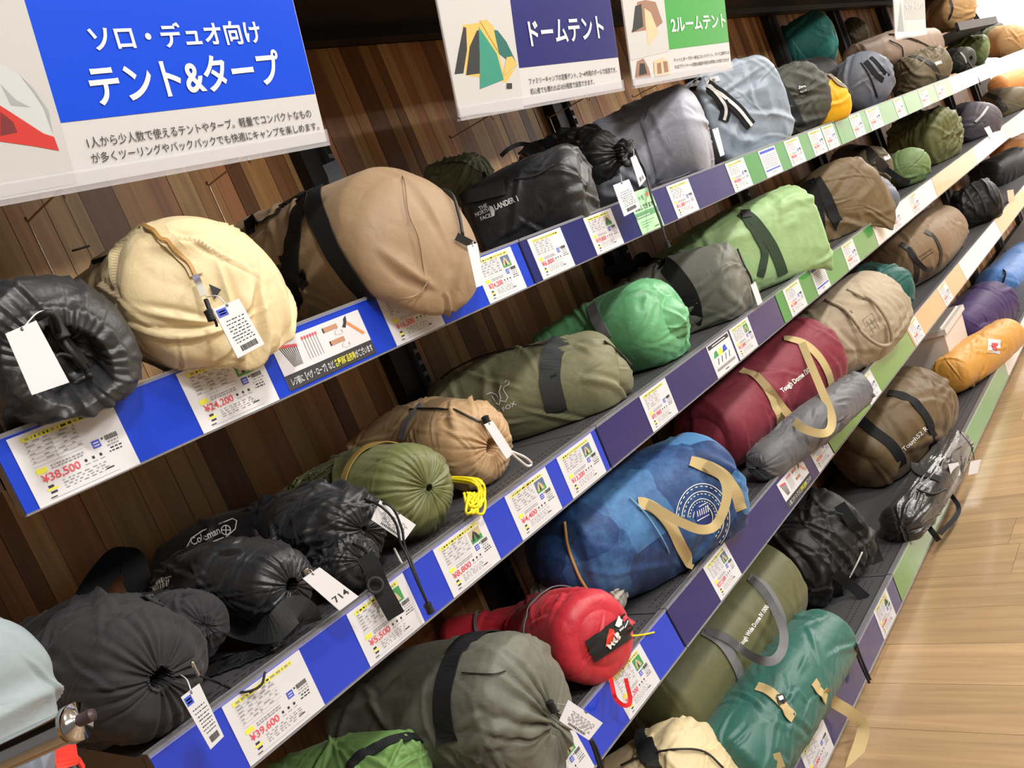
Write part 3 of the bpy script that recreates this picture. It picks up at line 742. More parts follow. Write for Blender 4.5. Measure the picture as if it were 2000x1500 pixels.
card('C', (1602,924), (1630,889), 'white price card at the right end of the navy third rail', '32,800', 'photo', 1)
card('C', (1702,790), (1722,763), 'white price card on the lime third rail under the beige bag', '49,800', 'plain')
card('C', (1792,676), (1808,655), 'pale card on the tan third rail', '44,000', 'plain')
card('C', (1850,600), (1864,583), 'pale card further right on the tan third rail', '41,000', 'plain')
card('D', (1588,1534), (1627,1452), 'white price card on the lowest rail under the teal bag', '22,000', 'plain', h=.08)
card('D', (1728,1250), (1751,1201), 'white price card at the right end of the navy lowest rail', '24,800', 'photo', 3, h=.08)

# ------------------------------------------------------------------ hanging signs
SYB, SZB, SA = .910, 1.509, math.radians(15.5)
SU = np.array([0, -math.sin(SA), math.cos(SA)]); SN = np.array([0, -math.cos(SA), -math.sin(SA)]); SP = np.array([0, SYB, SZB])
def suv(px, py):
    v = ray(px, py); t = ((SP - CAM) @ SN) / (v @ SN); p = CAM + v * t; return np.array([p[0], (p - SP) @ SU])
def sp(x, v, e=0.0): return SP + np.array([x, 0, 0]) + SU * v + SN * e
def sign(label, x0, x1, fields, texts, wires, holder=True, H=.31):
    """fields: (material, photo polygon) drawn flat on the board; texts: (words, left px, right px, top px, material, bold)"""
    r = root('category_sign', sp((x0 + x1) / 2, 0), label, 'sign', 'category signs above the bags')
    m = MB(); m.add([sp(x0,0), sp(x1,0), sp(x1,H), sp(x0,H), sp(x0,0,-.003), sp(x1,0,-.003), sp(x1,H,-.003), sp(x0,H,-.003)], [(0,1,2,3),(7,6,5,4),(0,4,5,1),(1,5,6,2),(2,6,7,3),(3,7,4,0)])
    m.out('sign_board', mat('sign_white', (206, 206, 206), rough=.35, coat=.5, coat_rough=.1), r)
    mats = []; m = MB()
    for i, (mt, poly) in enumerate(fields):
        if mt not in mats: mats.append(mt)
        P = [(suv(*q) if len(q) == 2 else np.array([q[0], q[1]])) for q in poly]
        m.add([sp(np.clip(p[0], x0 + .001, x1 - .001), min(p[1], H - .001), .0004 + .0001 * i) for p in P], [tuple(range(len(P)))], mats.index(mt))
    m.out('printed_picture', mats, r)
    tm = {}
    for (body, pl, pr_, pt, mt, bold) in texts:
        a, b, c = suv(*pl), suv(*pr_), suv(*pt); V, F = glyphs(body, bold, 4); wd = V[:, 0].max(); hh = (c[1] - a[1]) / max(.5, V[:, 1].max())
        m = tm.setdefault(mt.name, (mt, MB()))[1]
        m.add([sp(a[0] + (b[0] - a[0]) * v[0] / wd, a[1] + (b[1] - a[1]) * v[0] / wd + v[1] * hh, .0016 if mt is not INKB else .0012) for v in V], F)
    for k, (mt, m) in tm.items(): m.out('printed_text', mt, r)
    if holder:
        m = MB()
        for (v0, v1, e0, e1) in ((-.006, .016, .002, .0045), (-.006, -.002, -.005, .0045)):
            V = [sp(x, v, e) for v in (v0, v1) for x, e in ((x0 - .001, e0), (x1 + .001, e0), (x1 + .001, e1), (x0 - .001, e1))]
            m.add(V, [(0,1,2,3),(7,6,5,4),(0,4,5,1),(1,5,6,2),(2,6,7,3),(3,7,4,0)])
        m.out('clear_holder', CLEAR, r)
    for (xw, zw) in wires:
        tube('support_wire', [(xw, 1.17, 1.836), (xw, 1.17, zw + .008), (xw, 1.176, zw), (xw, 1.292, zw), (xw, 1.298, zw - .008), (xw, 1.298, 1.4), (xw, 1.298, FL['A'] + .001)], .0016, mat('wire_steel', (196, 170, 150), rough=.25, metal=.9), r, 6, 40)
    return r
INKB = mat('sign_ink', (48, 42, 42), rough=.6); WB = WHITEPRINT
SBL = mat('sign_blue', (10, 74, 220), rough=.3, coat=.4, coat_rough=.1); SNV = mat('sign_navy', (34, 36, 110), rough=.3, coat=.4); SGR = mat('sign_green', (48, 158, 62), rough=.3, coat=.4)
GR1 = mat('tent_grey', (196, 200, 200), rough=.6); GR2 = mat('tent_grey_shade', (158, 164, 166), rough=.6); RD1 = mat('tent_red', (196, 44, 36), rough=.6); RD2 = mat('tent_dark_red', (112, 32, 30), rough=.6)
TL1 = mat('tent_teal', (40, 138, 118), rough=.6); TL2 = mat('tent_teal_dark', (22, 100, 92), rough=.6); TY = mat('tent_yellow', (212, 178, 92), rough=.6); TK = mat('tent_black', (36, 38, 38), rough=.6)
TB1 = mat('tent_beige', (214, 188, 150), rough=.6); TB2 = mat('tent_brown', (150, 112, 92), rough=.6); PB = mat('picture_grey', (194, 193, 191), rough=.5)
def Z1(pts, ox, oy, s): return [(ox + x * s, oy + y * s) for x, y in pts]
q = lambda *p: Z1(p, 0, 0, .35); q2 = lambda *p: Z1(p, 600, 0, .35); q3 = lambda *p: Z1(p, 1200, 0, .4)
sign('large blue category sign for solo and duo tents above the pale yellow bag', .30, .847,
     [(SBL, [suv(47.6, 3).tolist() + [0], suv(118, 240).tolist() + [0], (.846, suv(616, 183)[1], 0), (.846, .305, 0), (suv(47.6, 3)[0] + .008, .305, 0)]),
      (PB, [(.301, .002, 0), suv(150, 358).tolist() + [0], suv(118, 240).tolist() + [0], suv(47.6, 3).tolist() + [0], (suv(47.6, 3)[0] + .008, .305, 0), (.301, .305, 0)]),
      (GR1, q((-900,420),(-500,330),(-200,320),(30,370),(120,430),(180,490),(270,620),(300,760),(240,750),(0,590),(-500,600),(-950,800))), (GR2, q((0,470),(90,560),(170,600),(60,590))),
      (GR2, q((110,420),(190,500),(270,620),(295,750),(240,600),(180,510))), (RD1, q((-950,800),(-500,600),(0,590),(240,745),(300,765),(328,842),(180,815),(0,790),(-600,850))), (RD2, q((0,625),(70,680),(95,740),(0,760)))],
     [('ソロ・デュオ向け', (180, 97), (511, 80), (165, 49), WB, .022), ('テント&タープ', (185, 202), (553, 158), (160, 128), WB, .022),
      ('1人から少人数で使えるテントやタープ。軽量でコンパクトなもの', (172, 288), (608, 228), (166, 269), INKB, .004),
      ('が多くツーリングやバックパックでも快適にキャンプを楽しめます。', (180, 318), (623, 252), (175, 300), INKB, .004)], [tuple(at(*p, 1.298)[[0, 2]]) for p in ((55,433), (408,362))])
sign('navy category sign for dome tents above the black bag with white lettering', 1.141, 1.690,
     [(SNV, [suv(996, 2).tolist() + [0], suv(1014, 133).tolist() + [0], (1.689, suv(1206, 112)[1], 0), (1.689, .305, 0), (suv(996, 2)[0], .305, 0)]),
      (PB, [(1.142, .002, 0), suv(1023, 212).tolist() + [0], suv(996, 2).tolist() + [0], (suv(996, 2)[0], .305, 0), (1.142, .305, 0)]),
      (TY, q2((865,140),(940,130),(1000,110),(1040,150),(1065,280),(1100,420),(1170,370),(1110,460),(880,420))), (TK, q2((870,150),(900,160),(890,280),(870,410),(820,415),(840,300))), (TY, q2((885,150),(945,140),(925,240),(890,280))),
      (TK, q2((945,170),(960,170),(960,410),(885,420),(905,260))), (TL1, q2((955,150),(1055,300),(1095,445),(962,497),(960,300))), (TL2, q2((1020,165),(1060,170),(1110,235),(1165,350),(1120,340),(1070,300))), (TY, q2((960,115),(1000,110),(1035,150),(1065,290),(1010,200))), (TY, q2((1110,320),(1140,315),(1170,360),(1090,425))), (TK, q2((1110,465),(1140,465),(1140,495),(1110,495)))],
     [('ドームテント', (1036, 87), (1180, 71), (1027, 42), WB, .022), ('ファミリーキャンプの定番テント。2〜4本程のポールで設営でき、', (1033, 164), (1204, 140), (1031, 153), INKB, .006),
      ('初心者でも慣れれば10分程度で設営できます。', (1036, 184), (1160, 164), (1034, 173), INKB, .006)], [tuple(at(*p, 1.298)[[0, 2]]) for p in ((882,270), (1073,230))])
sign('green category sign for two room tents above the grey blue bag', 1.739, 2.275,
     [(SGR, [suv(1297, 2).tolist() + [0], suv(1306, 97).tolist() + [0], (2.274, suv(1425, 82)[1], 0), (2.274, .305, 0), (suv(1297, 2)[0], .305, 0)]),
      (PB, [(1.74, suv(1232,118)[1], 0), suv(1307, 100).tolist() + [0], suv(1297, 2).tolist() + [0], (suv(1297, 2)[0], .305, 0), (1.74, .305, 0)]),
      (TB2, q3((110,10),(150,0),(200,10),(235,110),(200,140),(80,160),(100,100))), (TK, q3((100,30),(130,20),(140,130),(85,160))), (TB1, q3((145,40),(175,60),(215,160),(165,225),(150,120))),
      (TB2, q3((110,300),(140,285),(165,330),(178,375),(100,385))), (TK, q3((122,310),(145,310),(158,360),(118,370))), (TB1, q3((190,300),(235,280),(262,300),(272,365),(195,375))), (TB2, q3((205,310),(225,305),(230,360),(208,362))), (TB2, q3((235,300),(255,300),(262,350),(242,355)))],
     [('2ルームテント', (1311, 62), (1417, 51), (1308, 35), WB, .022), ('テントとタープが一体化になったテント。すべて2部屋にな', (1316, 121), (1424, 105), (1315, 114), INKB, .006),
      ('ればプライベート空間の確保や雨天の時等にも対応できます', (1318, 134), (1424, 119), (1317, 127), INKB, .006)], [tuple(at(*p, 1.298)[[0, 2]]) for p in ((1238,190), )])
SGY = mat('sign_grey', (128, 132, 126), rough=.35, coat=.4); SPK = mat('sign_pink_grey', (214, 200, 196), rough=.4)
sign('grey category sign for pole tents beside the tan bag up high', 3.955, 4.50,
     [(SGY, [suv(1765, 2).tolist() + [0], suv(1767, 40).tolist() + [0], (4.499, suv(1807, 38)[1], 0), (4.499, .305, 0), (suv(1765, 2)[0], .305, 0)]),
      (GR1, [suv(1745, 2).tolist() + [0], suv(1746, 60).tolist() + [0], suv(1766, 60).tolist() + [0], suv(1765, 2).tolist() + [0]]), (GR2, Z1([(790,0),(760,310),(830,310)], 1600, 0, .2)),
      (SPK, [suv(1767, 41).tolist() + [0], suv(1768, 60).tolist() + [0], (4.49, .01, 0), (4.49, suv(1807, 40)[1], 0)])],
     [('モノポールテント', (1769, 21), (1805, 17), (1768, 8), WB, .01)], [])
# ------------------------------------------------------------------ bags
F_BLACK = fab('fabric_black', (38, 39, 42), .42, .6); F_BLACK2 = fab('fabric_soft_black', (52, 51, 54), .8, .2); F_DK = fab('fabric_near_black', (24, 24, 26), .5)
F_CREAM = fab('fabric_pale_yellow', (226, 206, 162), .5); F_BROWN = fab('fabric_khaki_brown', (158, 132, 102), .55)
F_OLG = fab('fabric_olive_grey', (122, 128, 98), .55); F_LAV = fab('fabric_lavender_grey', (158, 160, 172), .42, .5); F_LBL = fab('fabric_grey_blue', (146, 158, 172), .42, .5)
F_ZANE = fab('fabric_dark_olive', (74, 74, 66), .6); F_YEL = fab('fabric_yellow', (240, 178, 24), .5); F_TEAL = fab('fabric_teal', (52, 130, 122), .5)
F_SLATE = fab('fabric_slate', (110, 116, 128), .5); F_MUSH = fab('fabric_mushroom', (148, 126, 108), .55); F_OLB = fab('fabric_olive_brown', (108, 96, 72), .55)
F_GRN = fab('fabric_leaf_green', (112, 124, 72), .55); F_TAN = fab('fabric_tan', (190, 150, 100), .55); F_LTGREY = fab('fabric_pale_grey', (150, 164, 170), .45)
F_OLV = fab('fabric_olive_green', (110, 114, 70), .45, .5); F_TANB = fab('fabric_sand_brown', (190, 156, 116), .5); F_FOX = fab('fabric_field_olive', (122, 120, 90), .55)
F_BGRN = fab('fabric_bright_green', (108, 178, 124), .4, .5); F_GREY = fab('fabric_stone_grey', (112, 112, 102), .55); F_LIME = fab('fabric_lime_green', (160, 192, 134), .45)
F_BR2 = fab('fabric_walnut', (112, 92, 62), .55); F_OL3 = fab('fabric_moss', (102, 104, 62), .5); F_GRN2 = fab('fabric_sage', (112, 136, 84), .5)
F_PUR = fab('fabric_grey_purple', (96, 90, 98), .5); F_ORG = fab('fabric_orange_tan', (200, 134, 72), .5); F_DGG = fab('fabric_dark_grey_green', (106, 106, 94), .5)
F_LIME2 = fab('fabric_grass_green', (112, 150, 84), .5); F_RED = fab('fabric_red', (200, 46, 60), .42, .5); F_WGREY = fab('fabric_warm_grey', (176, 172, 164), .45)
F_DEN = fab('fabric_denim', (44, 86, 138), .6)
nt = F_DEN.node_tree; tc_ = nt.nodes.new('ShaderNodeTexCoord'); vo = nt.nodes.new('ShaderNodeTexVoronoi'); vo.distance = 'CHEBYCHEV'; vo.inputs['Scale'].default_value = 7.5; vo.inputs['Randomness'].default_value = .75
no = nt.nodes.new('ShaderNodeTexNoise'); no.inputs['Scale'].default_value = 16; no.inputs['Detail'].default_value = 8; no.inputs['Roughness'].default_value = .7
sp_ = nt.nodes.new('ShaderNodeSeparateColor'); ma = nt.nodes.new('ShaderNodeMath'); ma.operation = 'MULTIPLY_ADD'; ma.inputs[1].default_value = .55
rp = nt.nodes.new('ShaderNodeValToRGB'); rp.color_ramp.elements[0].position = .35; rp.color_ramp.elements[1].position = 1.0
rp.color_ramp.elements[0].color = srgb((18, 34, 70)); rp.color_ramp.elements[1].color = srgb((78, 132, 184)); e_ = rp.color_ramp.elements.new(.62); e_.color = srgb((30, 66, 120))
nt.links.new(tc_.outputs['Object'], vo.inputs['Vector']); nt.links.new(tc_.outputs['Object'], no.inputs['Vector']); nt.links.new(vo.outputs['Color'], sp_.inputs[0])
nt.links.new(sp_.outputs[0], ma.inputs[0]); nt.links.new(no.outputs['Fac'], ma.inputs[2]); nt.links.new(ma.outputs[0], rp.inputs[0]); nt.links.new(rp.outputs[0], nt.nodes['Principled BSDF'].inputs['Base Color']); F_DEND = fab('fabric_dark_denim', (26, 48, 88), .6); F_ROLL = fab('fabric_roll_grey', (98, 98, 102), .5)
F_MAR = fab('fabric_maroon', (128, 38, 54), .6); F_BEI = fab('fabric_beige', (174, 158, 134), .7); F_TEALD = fab('fabric_deep_teal', (36, 92, 84), .5)
F_BRC = fab('fabric_camp_brown', (128, 104, 76), .6); F_OLW = fab('fabric_olive_drab', (98, 98, 64), .5); F_TEAL3 = fab('fabric_pine_teal', (50, 104, 94), .42, .5)
F_BR5 = fab('fabric_bark', (104, 84, 56), .55); F_POLY = fab('fabric_shiny_black', (40, 40, 42), .25, .7); F_PURP = fab('fabric_purple', (58, 34, 88), .6)
F_GOLD = fab('fabric_gold', (206, 150, 66), .5); F_BLU = fab('fabric_sky_blue', (88, 132, 196), .45)
soft = dict(amp=.008, big=.006); G_ = 'tent bags on the shelves'
b = {}
# top shelf
b['A1'] = bag('black drawstring tent bag with wide open mouth at the left end of the top shelf', 'A', [(-16,735,1.2,125), (60,705,1.05,146), (102,685,0.935,150)], F_BLACK, ('dome',.5), ('cinch',.5,.42), pl=(34,.075), amp=.006, sag=0.03, seed=5)
b['A2'] = bag('pale yellow tent bag with curved zip and metal puller', 'A', [(200,600,1.22,70), (305,588,1.07,120), (397,573,0.925,160)], F_CREAM, ('dome',.5), ('dome',.42), amp=.011, big=.008, fs=7, fr=8, sag=0.045, cr=0.4, seed=21)
b['A3'] = bag('large khaki brown duffel tent bag with wide black carrying straps', 'A', [(520,525,1.22,110), (658,500,1.09,134), (802,472,0.925,158)], F_BROWN, ('dome',.4), ('dome',.42), amp=.007, fs=4, fr=8, sag=0.05, cr=0.4, seed=33, big=.005)
b['A4'] = bag('small olive grey tent bag behind the brown duffel and the black bag', 'A', [(858,362,1.24,44), (930,350,1.15,50)], F_OLG, q=.7, rest=False, seed=4)
b['A5'] = bag('black tent bag with white lettering and flat square front', 'A', [(949,440,1.16,78), (1050,400,1.06,88), (1124,378,0.985,92)], F_BLACK, ('dome',.4), ('box',.3,.12), e=2.8, amp=.006, fs=5, sag=0.025, cr=0.45, seed=52)
b['A5b'] = bag('black gathered stuff sack with hanging cords behind the flat black front', 'A', [(1040,335,1.22,48), (1120,310,1.14,56), (1165,305,1.08,50)], F_BLACK, ('dome',.4), ('neck',.32,1.4), q=.8, pl=(20,.12), rest=False, seed=9)
b['A6'] = bag('lavender grey nylon tent bag with rounded end', 'A', [(1144,335,1.2,75), (1249,300,1.11,93), (1348,267,0.99,98)], F_LAV, ('dome',.4), ('dome',.38), e=2.3, amp=.006, fs=10, fr=6, sag=0.035, cr=0.7, seed=61)
b['A7'] = bag('pale grey blue boxy tent bag with striped handles', 'A', [(1375,245,1.2,80), (1455,212,1,90)], F_LBL, ('dome',.3), ('box',.12,.06), e=4, amp=.006, fs=6, fr=6, sag=0.035, cr=0.7, seed=72)
b['A8'] = bag('dark olive black tent bag with small black logo patch', 'A', [(1503,208,1.16,60), (1558,192,1,66)], F_ZANE, ('dome',.3), ('dome',.35), q=.7, e=2.4, sag=0.03, seed=81)
b['A9'] = bag('yellow tent bag with olive top flap', 'A', [(1594,208,1.14,48), (1600,200,0.97,54)], F_YEL, q=.6, sag=0.02, seed=91, mats=[F_YEL, F_OLB], matfn=lambda s, t, p: (np.cos(t - 1.6) > .78).astype(int))
b['A10'] = bag('teal rounded tent bag standing behind the dark olive bag', 'A', [(1545,100,1.33,48), (1600,75,1.22,54)], F_TEAL, q=.6, rest=False, seed=101)
b['A10b'] = bag('dark brown bag pressed flat under the teal rounded bag', 'A', [(1545,180,1.27,56), (1600,165,1.2,52)], F_DK, q=.5, cr=.5, seed=111)  # made-up filler, stands in for the teal bag's dark side and props it
b['A11'] = bag('dark brown bag standing behind the teal bag', 'A', [(1655,75,1.34,26), (1672,60,1.3,28)], F_OLB, q=.4, rest=False, seed=102)
b['A12'] = bag('slate blue tent bag with black straps on the top shelf', 'A', [(1657,172,1.16,48), (1690,158,1.02,54)], F_SLATE, q=.6, seed=103)
b['A13'] = bag('long mushroom brown duffel with thin black straps', 'A', [(1672,112,1.2,24), (1745,98,1.14,36), (1812,88,1.07,30)], F_MUSH, q=.6, rest=False, e=2.6, amp=0.007, cr=1, seed=104)
b['A14'] = bag('olive brown tent bag with black straps and white mark', 'A', [(1770,152,1.1,40), (1825,128,1.0,38)], F_OLB, q=.6, fs=12, amp=0.009, cr=1.2, seed=105)
b['A15'] = bag('small dark grey bag with gathered end beside the olive bag', 'A', [(1850,122,1.1,24), (1885,116,1.0,23)], F_ZANE, ('dome',.4), ('cinch',.2,.6), q=.45, seed=106)
b['A16'] = bag('leaf green bag with yellow loop on the top shelf', 'A', [(1862,100,1.2,24), (1915,98,1.06,28)], F_GRN, q=.5, seed=107)
b['A17'] = bag('olive and tan bag at the far end of the top shelf', 'A', [(1935,82,1.15,28), (1975,80,1.0,30)], F_TAN, q=.5, seed=108, mats=[F_OLG, F_TAN], matfn=lambda s, t, p: (s > .45).astype(int))
b['A19'] = bag('black bag lying behind the leaf green bag', 'A', [(1890,68,1.25,16), (1945,60,1.15,16)], F_DK, q=.4, rest=False, seed=110)
b['T1'] = bag('tan tent bag with black straps on the raised tray', 'A', [(1825,30,1.15,34), (1872,18,1.0,38)], F_TAN, q=.5, rest=False, seed=109)
# second shelf
b['B1'] = bag('large soft black tent bag with drawn mouth and white blue tag', 'B', [(90,1310,1.2,112), (200,1300,1.07,140), (275,1312,0.97,128)], F_BLACK2, ('dome',.5), ('cinch',.17,.62), amp=.006, big=.01, fs=5, fr=6, pl=(20,.09), sag=0.02, seed=120)
b['B1b'] = bag('soft black drawstring pouch gathered beside the large black bag', 'B', [(290,1215,1.2,52), (350,1215,1.1,60), (385,1220,1.03,60)], F_BLACK2, ('dome',.5), ('neck',.22,.9), q=.8, rest=False, pl=(18,.12), seed=121)
b['B2b'] = bag('black tent bag with white outlined lettering lying against the back', 'B', [(350,1120,1.3,66), (430,1085,1.24,80), (520,1050,1.18,66)], F_DK, cr=0.25, seed=122, q=.8, rest=False)
b['B2'] = bag('black drawstring tent bag with white tag reading 714', 'B', [(354,1150,1.22,66), (460,1135,1.1,84), (544,1140,1.0,74)], F_BLACK, ('dome',.5), ('cinch',.2,.6), fs=5, pl=(24,.1), seed=123)
b['B3'] = bag('shiny black crumpled tent bag beside the olive green bag', 'B', [(533,1035,1.18,60), (617,1022,1.08,76), (682,1030,1.0,80)], F_BLACK, ('dome',.5), ('cinch',.1,.6), pl=(24,.13), amp=.009, seed=124)
b['B3b'] = bag('small black sack with buckle strap over the second rail', 'B', [(620,1100,1.08,52), (690,1095,.97,54)], F_BLACK, ('dome',.5), ('cinch',.15,.6), q=.8, pl=(22,.13), amp=.008, seed=125)
b['B4'] = bag('olive green drawstring tent bag with yellow cord', 'B', [(568,995,1.26,42), (700,962,1.14,84), (803,955,1,92)], F_OLV, ('dome',.6), ('cinch',.1,.62), pl=(30,.1), fs=5, sag=0.01, seed=126)
b['B5'] = bag('sand brown drawstring tent bag with white tag loop', 'B', [(711,895,1.28,46), (825,860,1.17,76), (921,868,1.05,86)], F_TANB, ('dome',.6), ('cinch',.22,.62), pl=(24,.1), fs=4, seed=127)
b['B6'] = bag('field olive duffel tent bag with white line drawing and black strap', 'B', [(866,800,1.28,58), (1008,775,1.18,88), (1159,748,1.05,98)], F_FOX, ('dome',.5), ('box',.5,.25), amp=.007, big=.005, fs=5, cr=0.55, seed=128)
b['B7'] = bag('bright green shiny tent bag with grey strap', 'B', [(1065,692,1.28,48), (1173,662,1.17,76), (1273,632,1.03,90)], F_BGRN, ('dome',.5), ('box',.55,.25), amp=.005, sag=0.02, seed=129)
b['B8'] = bag('stone grey tent bag with wide black strap and side zip', 'B', [(1200,625,1.26,60), (1314,590,1.15,84), (1419,566,1.02,90)], F_GREY, ('dome',.4), ('box',.35,.15), e=2.5, sag=0.015, seed=130)
b['B9'] = bag('lime green pillow shaped tent bag with dark green handles', 'B', [(1290,552,1.28,58), (1400,512,1.15,90), (1545,455,1,100)], F_LIME, ('dome',.4), ('box',.1,.12), e=4.2, asp=(1, .9), fs=14, fr=5, sag=0.02, amp=0.006, cr=0.8, seed=131)
b['B10'] = bag('walnut brown tent bag with wide black straps', 'B', [(1585,425,1.18,68), (1652,402,1,90)], F_BR2, ('dome',.3), ('box',.3,.12), e=2.6, amp=.006, sag=0.03, cr=0.6, seed=132)
b['B11'] = bag('dark brown rucksack bag with black flap behind the walnut bag', 'B', [(1655,322,1.22,38), (1700,335,1.1,46)], F_OLB, q=.6, seed=133)
b['B11b'] = bag('small dark blue grey pouch hanging over the green rail', 'B', [(1712,375,1.05,30), (1728,392,.94,27)], F_SLATE, q=.5, rest=False, seed=134)
b['B12'] = bag('small sage green round bag in front of the moss bag', 'B', [(1755,335,1.12,34), (1778,325,1.02,36)], F_GRN2, q=.6, amp=0.006, cr=1, seed=135)
b['B13'] = bag('large moss green rolled tent bag', 'B', [(1765,278,1.22,48), (1835,272,1.05,60)], F_OL3, ('dome',.4), ('box',.4,.15), q=.7, fs=16, fr=5, amp=0.009, cr=1.2, seed=136)
b['B14'] = bag('grey purple bag with a white booklet', 'B', [(1885,238,1.12,36), (1915,240,1.0,38)], F_PUR, q=.5, amp=0.01, cr=1.2, seed=137)
b['B15'] = bag('dark brown strapped bag beside the grey purple bag', 'B', [(1945,205,1.16,32), (1985,208,1.02,38)], F_OLB, q=.5, seed=138)
b['B16'] = bag('orange tan bag at the far right of the second shelf', 'B', [(1950,168,1.25,20), (2010,158,1.12,28)], F_ORG, q=.5, rest=False, seed=139)
# third shelf
b['C2'] = bag('grass green tent bag with black band low on the third shelf', 'C', [(560,1575,1.15,90), (690,1545,1.02,106), (790,1530,0.95,100)], F_LIME2, ('dome',.5), ('dome',.5), sag=0.03, seed=150)
b['C1'] = bag('dark grey green tent bag with drawn radial folds and white tag', 'C', [(698,1395,1.24,96), (864,1385,1.1,126), (1009,1378,0.96,138)], F_DGG, ('dome',.5), ('cinch',.2,.5), pl=(22,.15), fs=4, fr=7, sag=0.05, seed=151)
b['C3'] = bag('red tent bag with black logo patch', 'C', [(885,1250,1.3,40), (1013,1235,1.19,52), (1091,1232,1.07,80), (1156,1243,0.965,90)], F_RED, ('dome',.5), ('box',.4,.15), amp=.007, sag=0.02, cr=0.6, seed=152)
b['C4'] = bag('warm grey padded bag behind the red bag', 'C', [(1065,1185,1.15,42), (1140,1160,1.09,50), (1195,1158,1.04,48)], F_WGREY, q=.7, e=2.8, seed=153)
b['C5'] = bag('denim blue patchwork tent bag with sand coloured handles', 'C', [(1120,1085,1.09,108), (1250,1015,1.07,124), (1375,945,1.05,108)], F_DEN, ('box',.45,.3), ('box',.3,.12), amp=.005, cr=0.5, seed=154, e=2.2)
b['C6'] = bag('long narrow grey rolled sack along the third rail', 'C', [(1500,898,.975,38), (1590,828,.97,40), (1670,765,.965,36)], F_ROLL, ('cinch',.12,1.0), ('dome',.5), pl=(16,.1), q=.8, fs=12, seed=155)
b['C7'] = bag('maroon duffel tent bag with sand coloured handles', 'C', [(1390,848,1.13,78), (1477,772,1.11,88), (1570,704,1.09,88)], F_MAR, ('box',.4,.25), ('box',.35,.15), amp=.004, cr=0.5, seed=156)
b['C8'] = bag('beige canvas tent bag with rope strap and grey stamp', 'C', [(1603,680,1.15,74), (1654,642,1.12,84), (1699,608,1.1,80)], F_BEI, ('box',.3,.1), ('box',.2,.08), q=.8, amp=0.006, cr=0.8, seed=157)
b['C9'] = bag('deep teal bag squeezed behind the beige canvas bag', 'C', [(1690,570,1.2,56), (1735,572,1.12,56)], F_TEALD, q=.6, amp=0.009, cr=1.2, seed=158)
b['C10'] = bag('camp brown duffel with curved black handles', 'C', [(1741,520,1.13,56), (1792,485,1.11,60), (1836,452,1.09,50)], F_BRC, ('box',.3,.15), ('box',.3,.15), q=.7, amp=0.006, cr=0.8, seed=159)
b['C11'] = bag('black ribbed bag on the tan third rail bay', 'C', [(1880,412,1.13,38), (1930,392,1.06,42)], F_DK, q=.5, amp=0.009, cr=1.3, seed=160)
b['C12'] = bag('dark brown black bag at the far right of the third shelf', 'C', [(1930,350,1.2,34), (1985,332,1.1,44)], F_DK, q=.5, rest=False, seed=161)
b['C13'] = bag('orange tan bag above the dark bag on the third shelf', 'C', [(1950,298,1.26,18), (2010,290,1.12,32)], F_ORG, q=.5, rest=False, seed=162)
# lowest shelf
b['D1'] = bag('cream tent bag with black strap on the lowest shelf', 'D', [(1250,1590,1.1,110), (1340,1525,1.02,108), (1370,1500,.98,95)], F_CREAM, ('dome',.5), ('box',.3,.1), e=2.6, amp=.004, cr=0.6, seed=170)
b['D2'] = bag('olive drab duffel tent bag with grey handles and white lettering', 'D', [(1283,1395,1.14,108), (1385,1265,1.13,112), (1478,1145,1.12,98)], F_OLW, ('dome',.4), ('box',.25,.1), amp=.004, cr=0.5, seed=171)
b['D3'] = bag('long pine teal rolled tent bag with sand coloured straps', 'D', [(1425,1500,1.0,84), (1525,1362,.99,80), (1610,1250,.98,64)], F_TEAL3, ('dome',.4), ('box',.2,.05), amp=.006, seed=172)
b['D4'] = bag('soft black tent bag with loose straps on the lowest shelf', 'D', [(1545,1110,1.16,86), (1615,1040,1.14,94)], F_DK, ('dome',.5), ('dome',.4), amp=0.009, cr=1.2, seed=173)
b['D5'] = bag('bark brown duffel with wide black straps and white lettering', 'D', [(1690,895,1.13,68), (1742,835,1.12,84), (1787,790,1.11,78)], F_BR5, ('box',.4,.2), ('box',.25,.1), q=.8, amp=0.007, cr=1, seed=174)
b['D6'] = bag('shiny black plastic wrapped bundle over the lime lowest rail', 'D', [(1760,1024,0.985,42), (1820,942,0.98,41), (1870,868,0.975,26)], F_POLY, ('dome',.6), ('dome',.6), q=.8, amp=.008, fs=3, fr=26, bias=.85, seed=175)
b['D8'] = bag('deep purple bag on the lowest shelf', 'D', [(1865,655,1.13,50), (1935,598,1.12,50)], F_PURP, q=.6, amp=0.011, cr=1.2, seed=176)
b['D9'] = bag('gold coloured bag with white label on the lowest shelf', 'D', [(1858,732,1.01,36), (1915,692,1.0,40), (1965,655,.99,34)], F_GOLD, q=.6, amp=0.01, cr=1.2, seed=177)
b['D10'] = bag('sky blue bag with black cords at the far right', 'D', [(1945,560,1.14,38), (2005,525,1.12,50)], F_BLU, q=.6, rest=False, amp=0.013, cr=1.4, seed=178)
